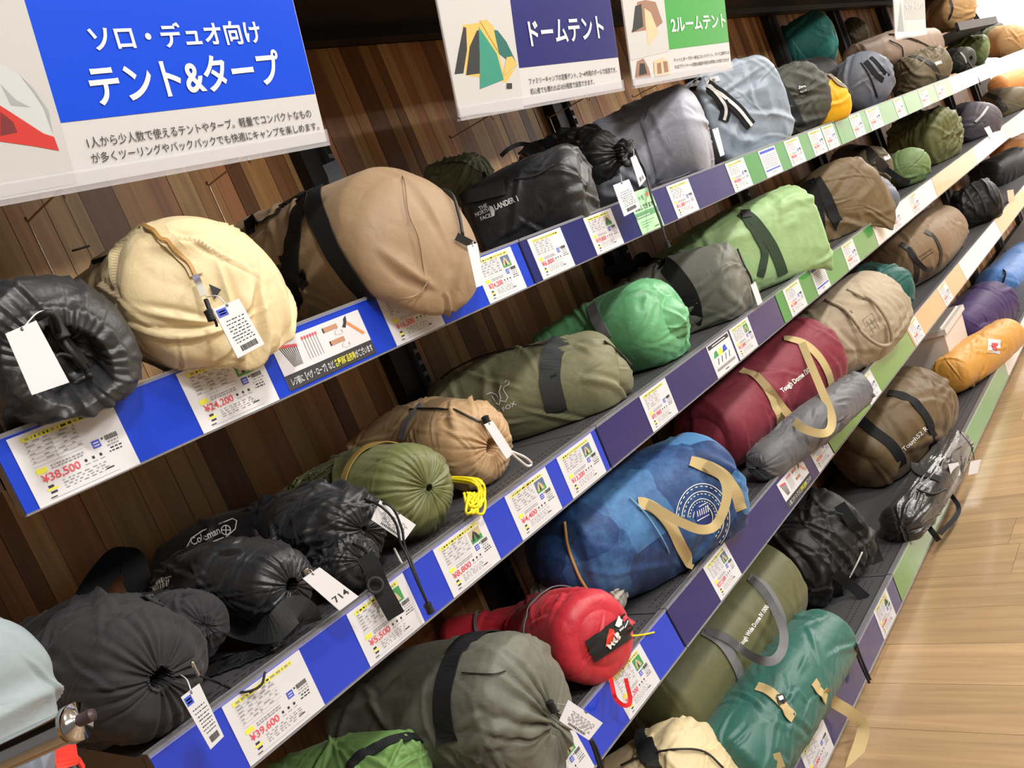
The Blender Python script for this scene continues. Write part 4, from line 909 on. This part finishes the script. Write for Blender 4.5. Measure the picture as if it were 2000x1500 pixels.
# ------------------------------------------------------------------ straps, cords, zips, lettering and tags on the bags
SAND = web('sand_webbing', (200, 178, 128)); GREYWEB = web('grey_webbing', (120, 120, 122)); DGWEB = web('dark_green_webbing', (58, 74, 56)); CHARWEB = web('charcoal_webbing', (58, 60, 62))
METAL = mat('metal', (200, 200, 196), rough=.25, metal=1); ZIPD = mat('dark_zip', (40, 36, 34), rough=.5); ZIPT = mat('tan_zip', (196, 150, 84), rough=.5); YCORD = mat('yellow_cord', (240, 222, 20), rough=.5)
WCORD = mat('white_cord', (226, 224, 220), rough=.5); REDW = web('red_webbing', (214, 40, 44)); PATCH = mat('black_patch', (26, 26, 28), rough=.6); REDP = mat('red_print', (220, 60, 40), rough=.6)
def ring_(b_, c, Y, r, tr, m, name='ring', flat=0):
    p = at(*c, Y) if Y > .3 else pt(b_, (*c, Y)); n = CAM - p; n /= np.linalg.norm(n); u = np.cross(n, [0, 0, 1]); u /= np.linalg.norm(u); v = np.cross(u, n)
    return tube(name, [p + r * (math.cos(a) * u + math.sin(a) * v) for a in np.linspace(0, 2 * PI, 17)], tr, m, b_.root, 6, 40)
def blob(b_, c, Y, rx, ry, m, name='cord_stopper'):
    p = at(*c, Y) if Y > .3 else pt(b_, (*c, Y)); return tube(name, [p + np.array([0, 0, ry]), p + np.array([0, 0, ry * .7]), p, p - np.array([0, 0, ry * .7]), p - np.array([0, 0, ry])], np.interp(np.linspace(0, 1, 25), [0, .15, .5, .85, 1], [rx * .5, rx, rx * .9, rx, rx * .5]), m, b_.root, 10, 25)
x = b['A1']
hang_tag(x, [(10,652), (70,626), (135,747), (62,772)], .85, (95, 605, .01), 'none')
cord(x, [(72,622,.02), (100,612,.03), (118,655,.03), (140,690,.03), (168,722,.02), (176,735,.02)], .0035); cord(x, [(150,700,.03), (118,692,.04), (98,706,.05), (76,712,.055)], .002); cord(x, [(98,700,.05), (85,705,.055), (72,716,.055)], .002)
blob(x, (100,702), .048, .006, .006, CORD, 'knot'); loop(x, [(100,640,.01), (130,672,.012), (165,712,.008)], .012, CHARWEB, 'cord_sleeve')
blob(x, (112,640), .02, .009, .014, CORD)
x = b['A2']
strap(x, [(262,430), (300,446), (340,480), (368,512), (383,538)], .016, F_CREAM, 'zip_flap'); strap(x, [(262,432), (300,449), (338,483), (366,515), (380,542)], .004, ZIPT, 'zip', lift=.006)
loop(x, [(381,538,.012), (388,552,.02), (398,578,.025)], .0075, METAL, 'zip_puller'); cord(x, [(402,585,.03), (410,608,.035), (412,625,.04)], .0028); blob(x, (410,616), .042, .005, .007, CORD)
cord(x, [(408,612,.045), (420,626,.045), (424,638,.045)], .0016)
shape_decal(x, [[(405,556), (434,566), (416,586)]], PATCH, 'black_tab', .004)
hang_tag(x, [(415,604), (466,583), (516,672), (464,700)], .83, (402, 580, .03), 'full', logo=True)
cord(x, [(238,448), (215,478), (184,520)], .003, CORD); cord(x, [(141,490,1.2), (158,485,1.2), (175,480,1.2)], .0015)
x = b['A3']
strap(x, [(604,372), (582,420), (572,490), (566,550), (575,602)], .036); strap(x, [(612,372), (622,425), (652,492), (690,548), (724,584)], .036)
strap(x, [(606,374), (560,378), (505,392), (462,420)], .03); loop(x, [(644,318,1.1), (656,345,1.08), (667,400,1.05)], .026, CHARWEB, 'strap_tail')
cord(x, [(836,348), (872,380), (890,420), (898,462)], .0028, ZIPD, 'zip'); cord(x, [(770,314), (788,350), (795,420), (815,470), (832,560)], .0012, F_BROWN, 'seam'); cord(x, [(735,585), (780,583), (815,573), (836,545)], .001, F_BROWN, 'seam')
loop(x, [(892,462,.012), (908,470,.016), (926,480,.018)], .012, CHARWEB, 'zip_tab'); hang_tag(x, [(912,480), (932,475), (945,556), (930,562)], .84, (918,478,.02), 'none')
shape_decal(x, [[(583,540), (592,523), (604,555), (590,569)], [(522,505), (530,503), (533,510), (524,512)], [(545,500), (556,498), (562,512), (550,514)], [(540,520), (548,518), (550,524), (541,526)]], PATCH, 'logo_patch')
x = b['A4']; loop(x, [(940,338,.004), (946,348,.004), (947,360,.004)], .014, CHARWEB, 'tab'); cord(x, [(862,322), (905,318), (940,340)], .001)
x = b['A5']
strap(x, [(905,394), (940,380), (986,366)], .03, CHARWEB); cord(x, [(1005,352), (1050,342), (1084,322)], .0014, CHARWEB, 'seam')
for t, p0, p1, h in (('THE', (937,411), (953,404), 7.5), ('NORTH', (930,423), (957,412), 7.5), ('FACE', (940,431), (960,423), 7.5), ('LANDER 1', (968,410), (1013,392), 11)): decal(x, t, p0, p1, h, bold=.03)
shape_decal(x, [[(955,402), (962,403), (967,412), (966,421), (961,424)]], WHITEPRINT)
loop(x, [(978,305,1.24), (995,290,1.22), (1020,281,1.22), (1045,288,1.2), (1057,297,1.2)], .01, CHARWEB)
x = b['A5b']
hang_tag(x, [(1197,362), (1228,350), (1251,406), (1219,423)], .9, (1210,345,.01), 'full'); hang_tag(x, [(1231,308), (1241,303), (1262,350), (1249,365)], .94, (1232,290,.01), 'none', text=('816', .25, .9, .8, .9, .22))
cord(x, [(1235,300,.01), (1258,330,.95), (1272,385,.92), (1290,430,.905), (1303,478,.9)], .0022); cord(x, [(1238,310,.01), (1262,345,.95), (1276,395,.915), (1292,440,.9), (1300,470,.9)], .0022)
loop(x, [(1205,222,1.12), (1215,250,1.1), (1235,300,1.06), (1258,352,1.03)], [.012]*2 + [.028]*23 if 0 else .022, CHARWEB, 'strap'); blob(x, (1304,477), .9, .005, .008, CORD)
x = b['A6']; hang_tag(x, [(1391,253), (1402,249), (1415,302), (1407,306)], .93, None, 'none'); cord(x, [(1283,356), (1340,338), (1392,310)], .0012, F_LAV, 'seam'); band(x, 1150, 250, .03, CHARWEB, -20, 200)
x = b['A7']
for pts, wd in (([(1352,168), (1392,176), (1430,205), (1466,246)], .034), ([(1362,162), (1396,182), (1416,212), (1412,236)], .03)):
    strap(x, pts, wd, BLACKWEB, 'handle', .004); strap(x, pts, wd * .3, WCORD, 'handle_stripe', .0065)
shape_decal(x, [[(1376,154), (1402,148), (1406,158), (1380,164)]], WHITE, 'white_patch'); stroke_decal(x, [[(1380,158), (1384,153), (1387,158)], [(1390,155), (1396,155.5)], [(1390,158), (1396,158.5)]], 1.2, INK, lift=.003)
x = b['A8']; strap(x, [(1498,150), (1530,175), (1552,215), (1562,245)], .024, CHARWEB)
shape_decal(x, [[(1556,165), (1573,162), (1578,182), (1561,185)]], PATCH, 'logo_patch'); decal(x, 'Zane', (1559,174), (1574,171), 5, lift=.003); decal(x, 'ARTS', (1562,181), (1575,178), 3, lift=.003)
x = b['A9']; strap(x, [(1618,146), (1648,168), (1664,205)], .018, F_OLB, 'flap_strap')
x = b['A12']; strap(x, [(1690,120), (1715,150), (1738,190)], .02); strap(x, [(1700,112), (1728,142), (1744,178)], .014); strap(x, [(1640,120), (1690,135), (1714,190)], .006)
shape_decal(x, [[(1638,104), (1655,98), (1664,102), (1640,108)]], mat('orange_tape', (230, 110, 60)), 'orange_tape')
x = b['A13']; loop(x, [(1690,75,.01), (1740,68,.01), (1785,78,.01), (1815,92,.01)], .012, ZIPD); cord(x, [(1735,80), (1758,92), (1762,110)], .003, ZIPD, 'piping')
x = b['A14']; strap(x, [(1775,110), (1812,122), (1835,152)], .026, ZIPD); shape_decal(x, [[(1825,122), (1838,118), (1840,124), (1828,128)]], WHITE, 'white_mark')
x = b['A15']; loop(x, [(1876,102,.004), (1884,112,.004), (1888,123,.004)], .008, WCORD, 'white_tab'); cord(x, [(1890,120,.01), (1905,142,.95), (1915,165,.94)], .004)
x = b['A16']; loop(x, [(1840,92,1.2), (1856,72,1.2), (1868,74,1.18), (1885,90,.01)], .012, mat('olive_yellow_webbing', (170, 160, 70)))
x = b['T1']; strap(x, [(1856,0), (1860,18), (1853,38)], .012, ZIPD); loop(x, [(1870,0,1.0), (1895,20,1.0), (1915,48,.98), (1920,60,.98)], .03, ZIPD, 'strap')
# second shelf
x = b['B1']
loop(x, [(170,1172,1.27), (196,1130,1.28), (226,1095,1.28), (243,1094,1.275)], .036, BLACKWEB); loop(x, [(240,1094,1.275), (258,1096,1.27), (268,1130,1.26), (282,1172,1.23)], .036, BLACKWEB)
strap(x, [(282,1168), (300,1176), (330,1172)], .02, CHARWEB)
hang_tag(x, [(353,1362), (389,1335), (437,1438), (411,1464)], .875, (353,1318,.004), 'full', logo=True)
blob(x, (381,1306), .02, .0022, .009, METAL); cord(x, [(392,1320,.03), (430,1335,.98), (470,1352,.94), (508,1340,.93), (518,1312,.93)], .0016); cord(x, [(372,1352,.02), (384,1342,.035), (392,1338,.04)], .002)
x = b['B2']
hang_tag(x, [(591,1130), (624,1108), (700,1165), (663,1193)], .9, (597,1117,.012), 'none', text=('714', .15, .82, .9, .82, .2)); blob(x, (598,1118), .012, .006, .006, METAL)
loop(x, [(420,1195,.006), (470,1222,.01), (530,1228,.97), (572,1192,.95), (596,1200,.955), (602,1218,.96)], .034, CHARWEB); stroke_decal(x, [[(288 + i * 4.4, 1151 - i * 2.35), (291.4 + i * 4.4, 1149.4 - i * 2.35)] for i in range(12)], 6, WHITEPRINT, lift=.004); stroke_decal(x, [[(304 + i * 3.6, 1157 - i * 1.7), (303 + i * 3.8, 1149 - i * 2.1)] for i in range(9)], 2.4, WHITEPRINT, lift=.004)
x = b['B2b']
decal(x, 'Coleman', (377,1066), (432,1042), 15, bold=.01); stroke_decal(x, [[(361,1079), (375,1052), (395,1038), (455,1014), (463,1018), (460,1034), (441,1050), (361,1079)], [(372,1074), (400,1064), (438,1050)]], 2.2, WHITEPRINT)
stroke_decal(x, [[(442 + 9 * math.cos(a), 1036 + 9 * math.sin(a)) for a in np.linspace(0, 2 * PI, 13)], [(442, 1027), (442, 1045)], [(434, 1036), (450, 1036)]], 2, WHITEPRINT)
x = b['B3']
hang_tag(x, [(742,977), (812,1025), (788,1058), (725,1015)], .93, (728,985,.01), 'full')
cord(x, [(712,975,.01), (745,990,.92), (772,1020,.915), (782,1060,.915), (795,1085,.91), (808,1120,.9), (835,1180,.9)], .0018); cord(x, [(716,980,.01), (762,988,.92), (784,1030,.915), (790,1065,.915), (803,1095,.91), (815,1130,.9), (838,1186,.9)], .0018)
blob(x, (838,1188), .9, .006, .008, CORD)
x = b['B3b']; loop(x, [(712,1085,.006), (728,1110,.015), (742,1145,.93), (758,1175,.92), (774,1204,.915)], .024, BLACKWEB, 'buckle_strap'); ring_(x, (733,1143), .925, .0095, .002, CHARWEB, 'd_ring')
cord(x, [(770,1072,.96), (780,1092,.94), (785,1100,.935)], .0018, WCORD); cord(x, [(690,1060,.004), (715,1075,.006), (725,1110,.01)], .002)
x = b['B4']
band(x, 700, 890, .015, web('mustard_webbing', (150, 124, 66)), 20, 215); decal(x, 'Coleman', (562,952), (640,920), 13, mat('pale_olive_print', (170, 178, 140)), .01)
stroke_decal(x, [[(548,964), (560,944), (652,904), (656,912), (640,928), (548,964)]], 2, MATS['pale_olive_print'])
for k in range(7):
    o_ = k * 3.0
    cord(x, [(897, 938, .012), (905 + (k % 3) * 5, 926 + (k % 2) * 3, .03), (922 + (k % 4) * 4, 936 + (k % 3) * 5, .94), (946 - (k % 3) * 6, 972, .93), (942 - k * 5, 1004 - (k % 2) * 14, .925), (914 + (k % 3) * 9, 990 - k * 3, .93), (906 + (k * 7) % 30, 962, .935)], .0022, YCORD)
blob(x, (897,940), .02, .006, .009, CORD); blob(x, (903,966), .02, .005, .008, CORD)
x = b['B5']
strap(x, [(785,858), (795,828), (824,792)], .012, GREYWEB); strap(x, [(800,800), (860,800), (915,815), (938,826)], .003, ZIPD, 'seam')
hang_tag(x, [(945,829), (962,822), (1003,885), (989,897)], .9, None, 'none'); cord(x, [(1000,882,.9), (1025,893,.905), (1038,905,.91), (1030,910,.91), (1010,895,.905), (998,884,.9)], .0022, WCORD, 'white_loop'); blob(x, (950,822), .015, .007, .009, CORD)
x = b['B6']
strap(x, [(1098,664), (1080,690), (1074,740), (1085,790), (1108,834)], .042, CHARWEB); strap(x, [(1075,738), (1090,732)], .006, BLACKWEB, 'stitched_tab')
stroke_decal(x, [Z1(l, 600, 450, .35) for l in ([(1000,915), (1025,905), (1055,915), (1080,950), (1108,955), (1120,930), (1095,890), (1098,872), (1125,862), (1128,842), (1115,838), (1080,870), (1072,900), (1080,935), (1072,972), (1058,965), (1030,925)],)], 1.8, WHITEPRINT)
decal(x, 'NATURE FOX', (930,832), (1009,790), 8.5, bold=.005); cord(x, [(836,738), (890,712), (960,690), (1065,675)], .002, ZIPD, 'zip'); cord(x, [(1178,668), (1210,690), (1231,718)], .0025, ZIPD, 'zip')
x = b['B7']; strap(x, [(1156,596), (1166,625), (1188,662)], .026, GREYWEB)
x = b['B8']; strap(x, [(1290,512), (1322,540), (1352,590), (1370,650)], .042); loop(x, [(1180,530,1.28), (1230,518,1.26), (1265,512,1.25), (1300,515,.01)], .024); loop(x, [(1238,530,1.27), (1245,505,1.28), (1262,500,1.28), (1264,520,1.26)], .02)
cord(x, [(1438,488), (1450,520), (1462,545), (1470,575)], .003, ZIPD, 'zip'); hang_tag(x, [(1466,557), (1475,550), (1489,590), (1480,597)], .93, None, 'none')
x = b['B9']
strap(x, [(1450,416), (1478,438), (1508,482), (1529,536)], .03, DGWEB, 'handle'); strap(x, [(1446,418), (1472,450), (1492,488), (1490,518), (1484,540)], .022, DGWEB, 'handle')
shape_decal(x, [[(1446,414), (1465,412), (1468,424), (1450,428)]], PATCH, 'stitched_patch', .007)
x = b['B10']; strap(x, [(1582,352), (1596,400), (1602,450), (1596,478)], .034); strap(x, [(1592,350), (1612,382), (1634,430), (1646,478)], .036)
x = b['B11']; strap(x, [(1672,290), (1704,306), (1730,332)], .04, ZIPD, 'flap'); shape_decal(x, [[(1725,306), (1738,300), (1742,308), (1728,314)]], WHITE, 'white_mark'); loop(x, [(1730,330,.01), (1755,348,.99), (1776,358,.97)], .022, BLACKWEB, 'strap_end')
x = b['B14']; loop(x, [(1905,238,.01), (1918,225,.01), (1930,208,.01)], .012, WHITE, 'booklet'); hang_tag(x, [(1922,250), (1932,246), (1942,266), (1934,272)], .94, None, 'none')
x = b['B15']; loop(x, [(1925,178,.01), (1950,195,.01), (1965,215,.01)], .03, CHARWEB)
# third shelf
x = b['C1']
band(x, 868, 1350, .034, BLACKWEB, 10, 220); cord(x, [(905,1316), (960,1318), (985,1313)], .0012, ZIPD, 'seam')
hang_tag(x, [(1110,1367), (1177,1412), (1150,1446), (1092,1408)], .84, (1085,1375,.004), 'full'); cord(x, [(1152,1444,.84), (1162,1470,.84), (1172,1502,.84)], .0024); cord(x, [(1156,1444,.84), (1168,1470,.84), (1177,1500,.84)], .0024); blob(x, (1078,1380), .012, .006, .01, CORD)
x = b['C2']; strap(x, [(846,1438), (800,1440), (745,1456), (700,1478), (685,1500)], .014, BLACKWEB)
x = b['C3']
patch(x, [(1142,1252), (1216,1198), (1240,1240), (1160,1292)], PATCH, lift=.0045); decal(x, 'MSR', (1186,1266), (1211,1244), 11, bold=.03, lift=.0085); stroke_decal(x, [[(1209 + i * 2.2, 1236 - i * 1.6), (1208 + i * 2.2, 1232.5 - i * 1.6)] for i in range(4)] + [[(1218,1230), (1222,1218), (1224,1215)], [(1220,1236), (1223,1228)]], 1.6, WHITEPRINT, lift=.005)
shape_decal(x, [[(1179,1264), (1186,1228), (1193,1229), (1200,1243)]], REDP, lift=.006); shape_decal(x, [[(1196,1222), (1203,1204), (1213,1211), (1206,1229)]], WHITEPRINT, lift=.006); shape_decal(x, [[(1211,1210), (1215,1201), (1221,1206), (1218,1216)]], RED, lift=.006)
band(x, 934, 1250, .006, GREYWEB, 20, 200); band(x, 1028, 1215, .006, GREYWEB, 20, 200)
loop(x, [(1212,1312,.004), (1196,1340,.925), (1203,1365,.915), (1220,1378,.91), (1231,1368,.91), (1222,1325,.92)], .007, REDW, 'hanging_loop'); cord(x, [(1235,1242,.005), (1255,1240,.95), (1278,1235,.945)], .0018, YCORD)
x = b['C5']
strap(x, [(1246,984), (1275,992), (1305,1022), (1330,1070), (1342,1115), (1334,1152)], .026, SAND, 'handle_anchor'); strap(x, [(1348,902), (1380,912), (1412,930), (1436,962), (1447,996)], .026, SAND, 'handle_anchor')
loop(x, [(1264,984,.012), (1290,998,.03), (1330,1020,.055), (1368,1034,.07), (1395,1028,.07), (1412,1000,.065), (1420,962,.055), (1410,930,.04), (1378,906,.014)], .018, SAND)
L_ = []
for r_ in (20, 27, 31, 39, 43, 51, 55):
    A_ = np.linspace(-2.6, 1.35, 40); pp = [(1372 + (r_ * .95) * math.cos(a - .5) , 1012 + (r_ * 1.22) * math.sin(a - .5)) for a in A_]
    if r_ in (27, 39, 51): L_ += [pp[i:i+2] for i in range(0, 39, 2)]
    else: L_.append(pp)
stroke_decal(x, L_, 1.6, WHITEPRINT)
shape_decal(x, [[(1372 + 16 * math.cos(a) + 5 * math.sin(a), 1008 + 24 * math.sin(a)) for a in np.linspace(0, 2 * PI, 17)[:-1]]], mat('navy_print', (34, 62, 140)), lift=.002)
stroke_decal(x, [[(1362 + i * 4, 1010 - i * 2.2), (1360 + i * 4, 998 - i * 2.4)] for i in range(6)] + [[(1360,1018), (1384,1004)], [(1363,990), (1378,982)]], 1.8, WHITEPRINT, lift=.003)
cord(x, [(1105,1020), (1110,1070), (1128,1120), (1150,1150)], .003, ZIPT, 'zip'); cord(x, [(1228,975), (1262,1010), (1300,1070), (1318,1130)], .0018, mat('denim_light', (120, 170, 210)), 'seam')
x = b['C6']
x = b['C7']
strap(x, [(1447,724), (1480,740), (1505,775), (1522,825), (1520,872)], .028, SAND, 'handle_anchor'); strap(x, [(1531,662), (1562,668), (1592,690), (1614,724), (1622,752)], .028, SAND, 'handle_anchor')
loop(x, [(1476,732,.012), (1500,758,.02), (1532,800,.035), (1562,832,.9), (1598,846,.87), (1620,840,.865), (1624,812,.87), (1606,765,.9), (1585,715,.04), (1566,670,.014)], .020, SAND)
decal(x, 'Tough Dome /302', (1528,768), (1587,722), 10, bold=.035)
x = b['C8']
cord(x, [(1612,585,.008), (1648,603,.01), (1668,625,.02), (1690,655,.03), (1718,674,.035), (1738,672,.035), (1742,655,.035), (1730,620,.03), (1708,590,.02), (1688,578,.01)], .006, F_BEI, 'rope_strap'); cord(x, [(1655,565,.008), (1675,575,.01), (1690,582,.01)], .005, F_BEI, 'rope_strap')
stroke_decal(x, [[(1684,625), (1702,612), (1716,640), (1700,660), (1684,625)], [(1692,628), (1706,650)], [(1698,622), (1711,642)], [(1690,640), (1706,626)], [(1696,650), (1711,636)]], 1.2, mat('stamp_grey', (126, 116, 100))); blob(x, (1660,610), .012, .008, .005, METAL, 'buckle')
x = b['C10']
strap(x, [(1758,476), (1780,492), (1790,520), (1786,552)], .022, ZIPD, 'handle'); strap(x, [(1805,452), (1828,470), (1838,495), (1832,520)], .022, ZIPD, 'handle'); loop(x, [(1772,484,.008), (1790,508,.015), (1808,526,.02), (1822,526,.02)], .018, ZIPD)
stroke_decal(x, [[(1796 + i * 3.3, 504 - i * 2.1), (1794.6 + i * 3.3, 500.5 - i * 2.1)] for i in range(8)] + [[(1798,508), (1822,492)]], 1.3, ZIPD); cord(x, [(1745,540,.01), (1762,545,.02), (1770,552,.02), (1765,556,.02)], .003, SAND)
x = b['C11']; band(x, 1915, 380, .012, CHARWEB, -20, 200); band(x, 1900, 390, .012, CHARWEB, -20, 200); hang_tag(x, [(1967,372), (1979,370), (1982,392), (1970,395)], .95, None, 'none', m=mat('peach_card', (236, 190, 160)))
# lowest shelf
x = b['D1']; strap(x, [(1252,1432), (1262,1462), (1282,1500)], .036); cord(x, [(1215,1500), (1260,1480), (1320,1466), (1375,1472), (1410,1500)], .0022, ZIPD, 'zip')
x = b['D2']
strap(x, [(1372,1232), (1405,1252), (1432,1290), (1450,1340), (1447,1372)], .028, GREYWEB, 'handle_anchor'); strap(x, [(1462,1128), (1492,1146), (1516,1182), (1530,1222)], .028, GREYWEB, 'handle_anchor')
loop(x, [(1378,1230,.012), (1420,1246,.02), (1450,1270,.03), (1482,1288,.9), (1510,1290,.87), (1528,1268,.87), (1530,1232,.89), (1514,1192,.03), (1490,1152,.02), (1466,1130,.012)], .0175, GREYWEB)
decal(x, 'Tough Wide Dome IV /300', (1448,1264), (1501,1186), 9, bold=.03)
x = b['D3']
strap(x, [(1478,1342), (1500,1350), (1524,1374), (1548,1404)], .024, SAND); strap(x, [(1588,1332), (1600,1352), (1612,1366)], .024, SAND)
shape_decal(x, [[(1514,1362), (1526,1358), (1532,1376), (1519,1382)]], PATCH, 'buckle', .008); shape_decal(x, [[(1517,1366), (1524,1363), (1527,1369), (1519,1372)]], METAL, 'buckle_bar', .0095)
loop(x, [(1608,1352,.004), (1630,1372,.9), (1662,1392,.88), (1686,1418,.87), (1680,1452,.875), (1664,1500,.88), (1655,1560,.88)], .026, SAND, 'strap_end'); loop(x, [(1514,1472,.004), (1524,1500,.01)], .02, SAND, 'strap_end')
cord(x, [(1670,1262,.004), (1678,1290,.89), (1698,1334,.885)], .003); cord(x, [(1672,1258,.004), (1684,1290,.89), (1700,1328,.885)], .003)
x = b['D4']
loop(x, [(1640,985,.01), (1672,1030,.02), (1700,1060,1.0), (1715,1100,.97), (1716,1140,.96), (1700,1160,.965)], .03); loop(x, [(1630,1120,.01), (1660,1142,.98), (1692,1170,.95)], .028); cord(x, [(1684,1078,.02), (1672,1104,.02), (1656,1134,.02)], .0022, WCORD)
x = b['D5']
strap(x, [(1735,768), (1768,776), (1798,800), (1822,850), (1828,885)], .034); strap(x, [(1678,818), (1706,842), (1740,868), (1762,908)], .034); loop(x, [(1822,880,.005), (1835,930,.97), (1842,975,.94), (1838,1000,.93)], .026)
decal(x, 'Tough52 R', (1766,882), (1813,838), 9, bold=.02)
loop(x, [(1838,950,.95), (1858,968,.9), (1872,990,.88), (1866,1010,.87), (1836,1042,.88)], .014); loop(x, [(1802,1012,.92), (1818,1035,.88), (1834,1056,.87)], [.016] * 17, BLACKWEB, 'strap_end')
x = b['D6']; strap(x, [(1775,905), (1800,925), (1835,938)], .03); cord(x, [(1790,955,.01), (1820,965,.01), (1850,955,.01)], .003); 
x = b['D9']; shape_decal(x, [[(1930,662), (1955,664), (1952,692), (1928,688)]], WHITE, 'white_label'); shape_decal(x, [[(1936,670), (1948,671), (1947,684), (1937,682)]], RED, lift=.003)
x = b['D10']; loop(x, [(1938,600,.01), (1955,560,.02), (1962,530,.02), (1930,520,.02)], .01)
# ------------------------------------------------------------------ other fixtures
r = root('display_tray', (5.9, 1.1, 1.49), 'black raised tray under the tan bag at the top right', 'tray')
mb = MB(); mb.box((5.3, .93, 1.495), (6.5, 1.3, 1.51)); mb.box((5.3, .92, 1.495), (6.5, .935, 1.54)); mb.out('tray_board', BLK, r); mb = MB(); mb.box((5.4, 1.28, 1.3), (5.43, 1.345, 1.495)); mb.box((6.1, 1.28, 1.3), (6.13, 1.345, 1.495)); mb.out('bracket', BLK, r)
# white plastic container on the lowest shelf
c = at(1822, 720, 1.14); cx, zb = c[0], FL['D'] + .002
r = root('plastic_container', (cx, 1.14, zb), 'white plastic container behind the bark brown duffel on the lowest shelf', 'container')
PL = mat('white_plastic', (222, 212, 204), rough=.4)
m = MB()
def frus(z0, z1, w0, w1, d0, d1):
    V = [(cx - w0, 1.14 - d0, z0), (cx + w0, 1.14 - d0, z0), (cx + w0, 1.14 + d0, z0), (cx - w0, 1.14 + d0, z0), (cx - w1, 1.14 - d1, z1), (cx + w1, 1.14 - d1, z1), (cx + w1, 1.14 + d1, z1), (cx - w1, 1.14 + d1, z1)]
    return V, [(0,3,2,1),(4,5,6,7),(0,1,5,4),(1,2,6,5),(2,3,7,6),(3,0,4,7)]
m.add(*frus(zb, zb + .24, .15, .17, .12, .135)); m.out('container_body', PL, r); m = MB(); m.add(*frus(zb + .24, zb + .262, .182, .182, .147, .147)); m.add(*frus(zb + .262, zb + .268, .165, .16, .13, .125)); m.out('lid', PL, r)
# chrome bar with a pale grey sack at the lower left, in front of the shelving
cx = [at(-420,1668,.86), at(-60,1506,.74), at(60,1452,.70), at(146,1412,.67)]
r = root('chrome_bar', cx[1], 'round chrome rail with a dark end plug at the lower left corner', 'rail'); CH = mat('chrome', (205, 205, 205), rough=.12, metal=1)
tube('bar', cx, .0115, CH, r, 20); e = cx[3] - cx[2]; e /= np.linalg.norm(e); tube('end_ring', [cx[3] - e * .004, cx[3] + e * .004], .0135, CH, r, 20); tube('end_plug', [cx[3] + e * .004, cx[3] + e * .012, cx[3] + e * .015], [.0045] * 13, mat('plug_plastic', (70, 56, 58), rough=.4), r, 12)
x = bag('pale grey sack with red stripes at the lower left corner', 'B', [(-330,1380,.98,190), (-170,1385,.88,215), (-75,1400,.80,200)], F_LTGREY, ('dome',.5), ('dome',.35), rest=False, amp=.005, big=.012, fs=3, fr=4, cr=.35, seed=200)
x2 = bag('grey pouch with bright red edge bands under the chrome rail', 'B', [(-200,1560,.95,120), (-40,1550,.86,120), (55,1545,.8,110)], F_SLATE, ('dome',.5), ('dome',.25), rest=False, amp=.003, cr=.3, e=3, seed=201)
RB = mat('red_band', (226, 56, 42), rough=.45); strap(x2, [(104,1390), (120,1430), (128,1500)], .018, RB, 'red_band'); strap(x2, [(126,1400), (146,1450), (152,1500)], .009, RB, 'red_band')
# flat black pouch at the front of the second shelf
x = bag('flat black pouch with white curved logo at the front edge of the second shelf', 'B', [(400,1352,1.1,40), (470,1312,1.05,42), (545,1268,1.0,34)], F_DK, asp=(1.0, .8), amp=.005, q=.7, seed=202)
stroke_decal(x, [[(532,1284), (533,1273), (540,1266), (549,1266)], [(543,1282), (546,1273), (551,1276), (556,1271)]], 3, WHITEPRINT)
# wire price holders at the lowest shelf
for k, (q0, q1, w_, lab) in enumerate([([(1852,906), (1872,903), (1877,930), (1858,932)], .84, [(1855,905), (1863,880), (1890,872), (1893,905)], 'small white tag on a wire before the lime lowest rail'), ([(1896,901), (1916,897), (1909,924), (1891,928)], .83, [(1903,898), (1896,870), (1880,850), (1870,832)], 'small white tag hanging lowest above the floor on a long wire')]):
    c = [at(*p, q1) for p in q0]; r = root('wire_tag', c[0], lab, 'tag'); n = np.array([0, .0004, 0])
    mesh('tag_card', [p - n for p in c] + [p + n for p in c], [(0,1,2,3),(7,6,5,4),(0,4,5,1),(1,5,6,2),(2,6,7,3),(3,7,4,0)], WHITE, r)
    tube('wire', [at(*w_[0], q1), at(*w_[1], q1), at(*w_[2], q1 + .03), at(*w_[3], q1 + .08)], .0014, ZIPD, r, 6)
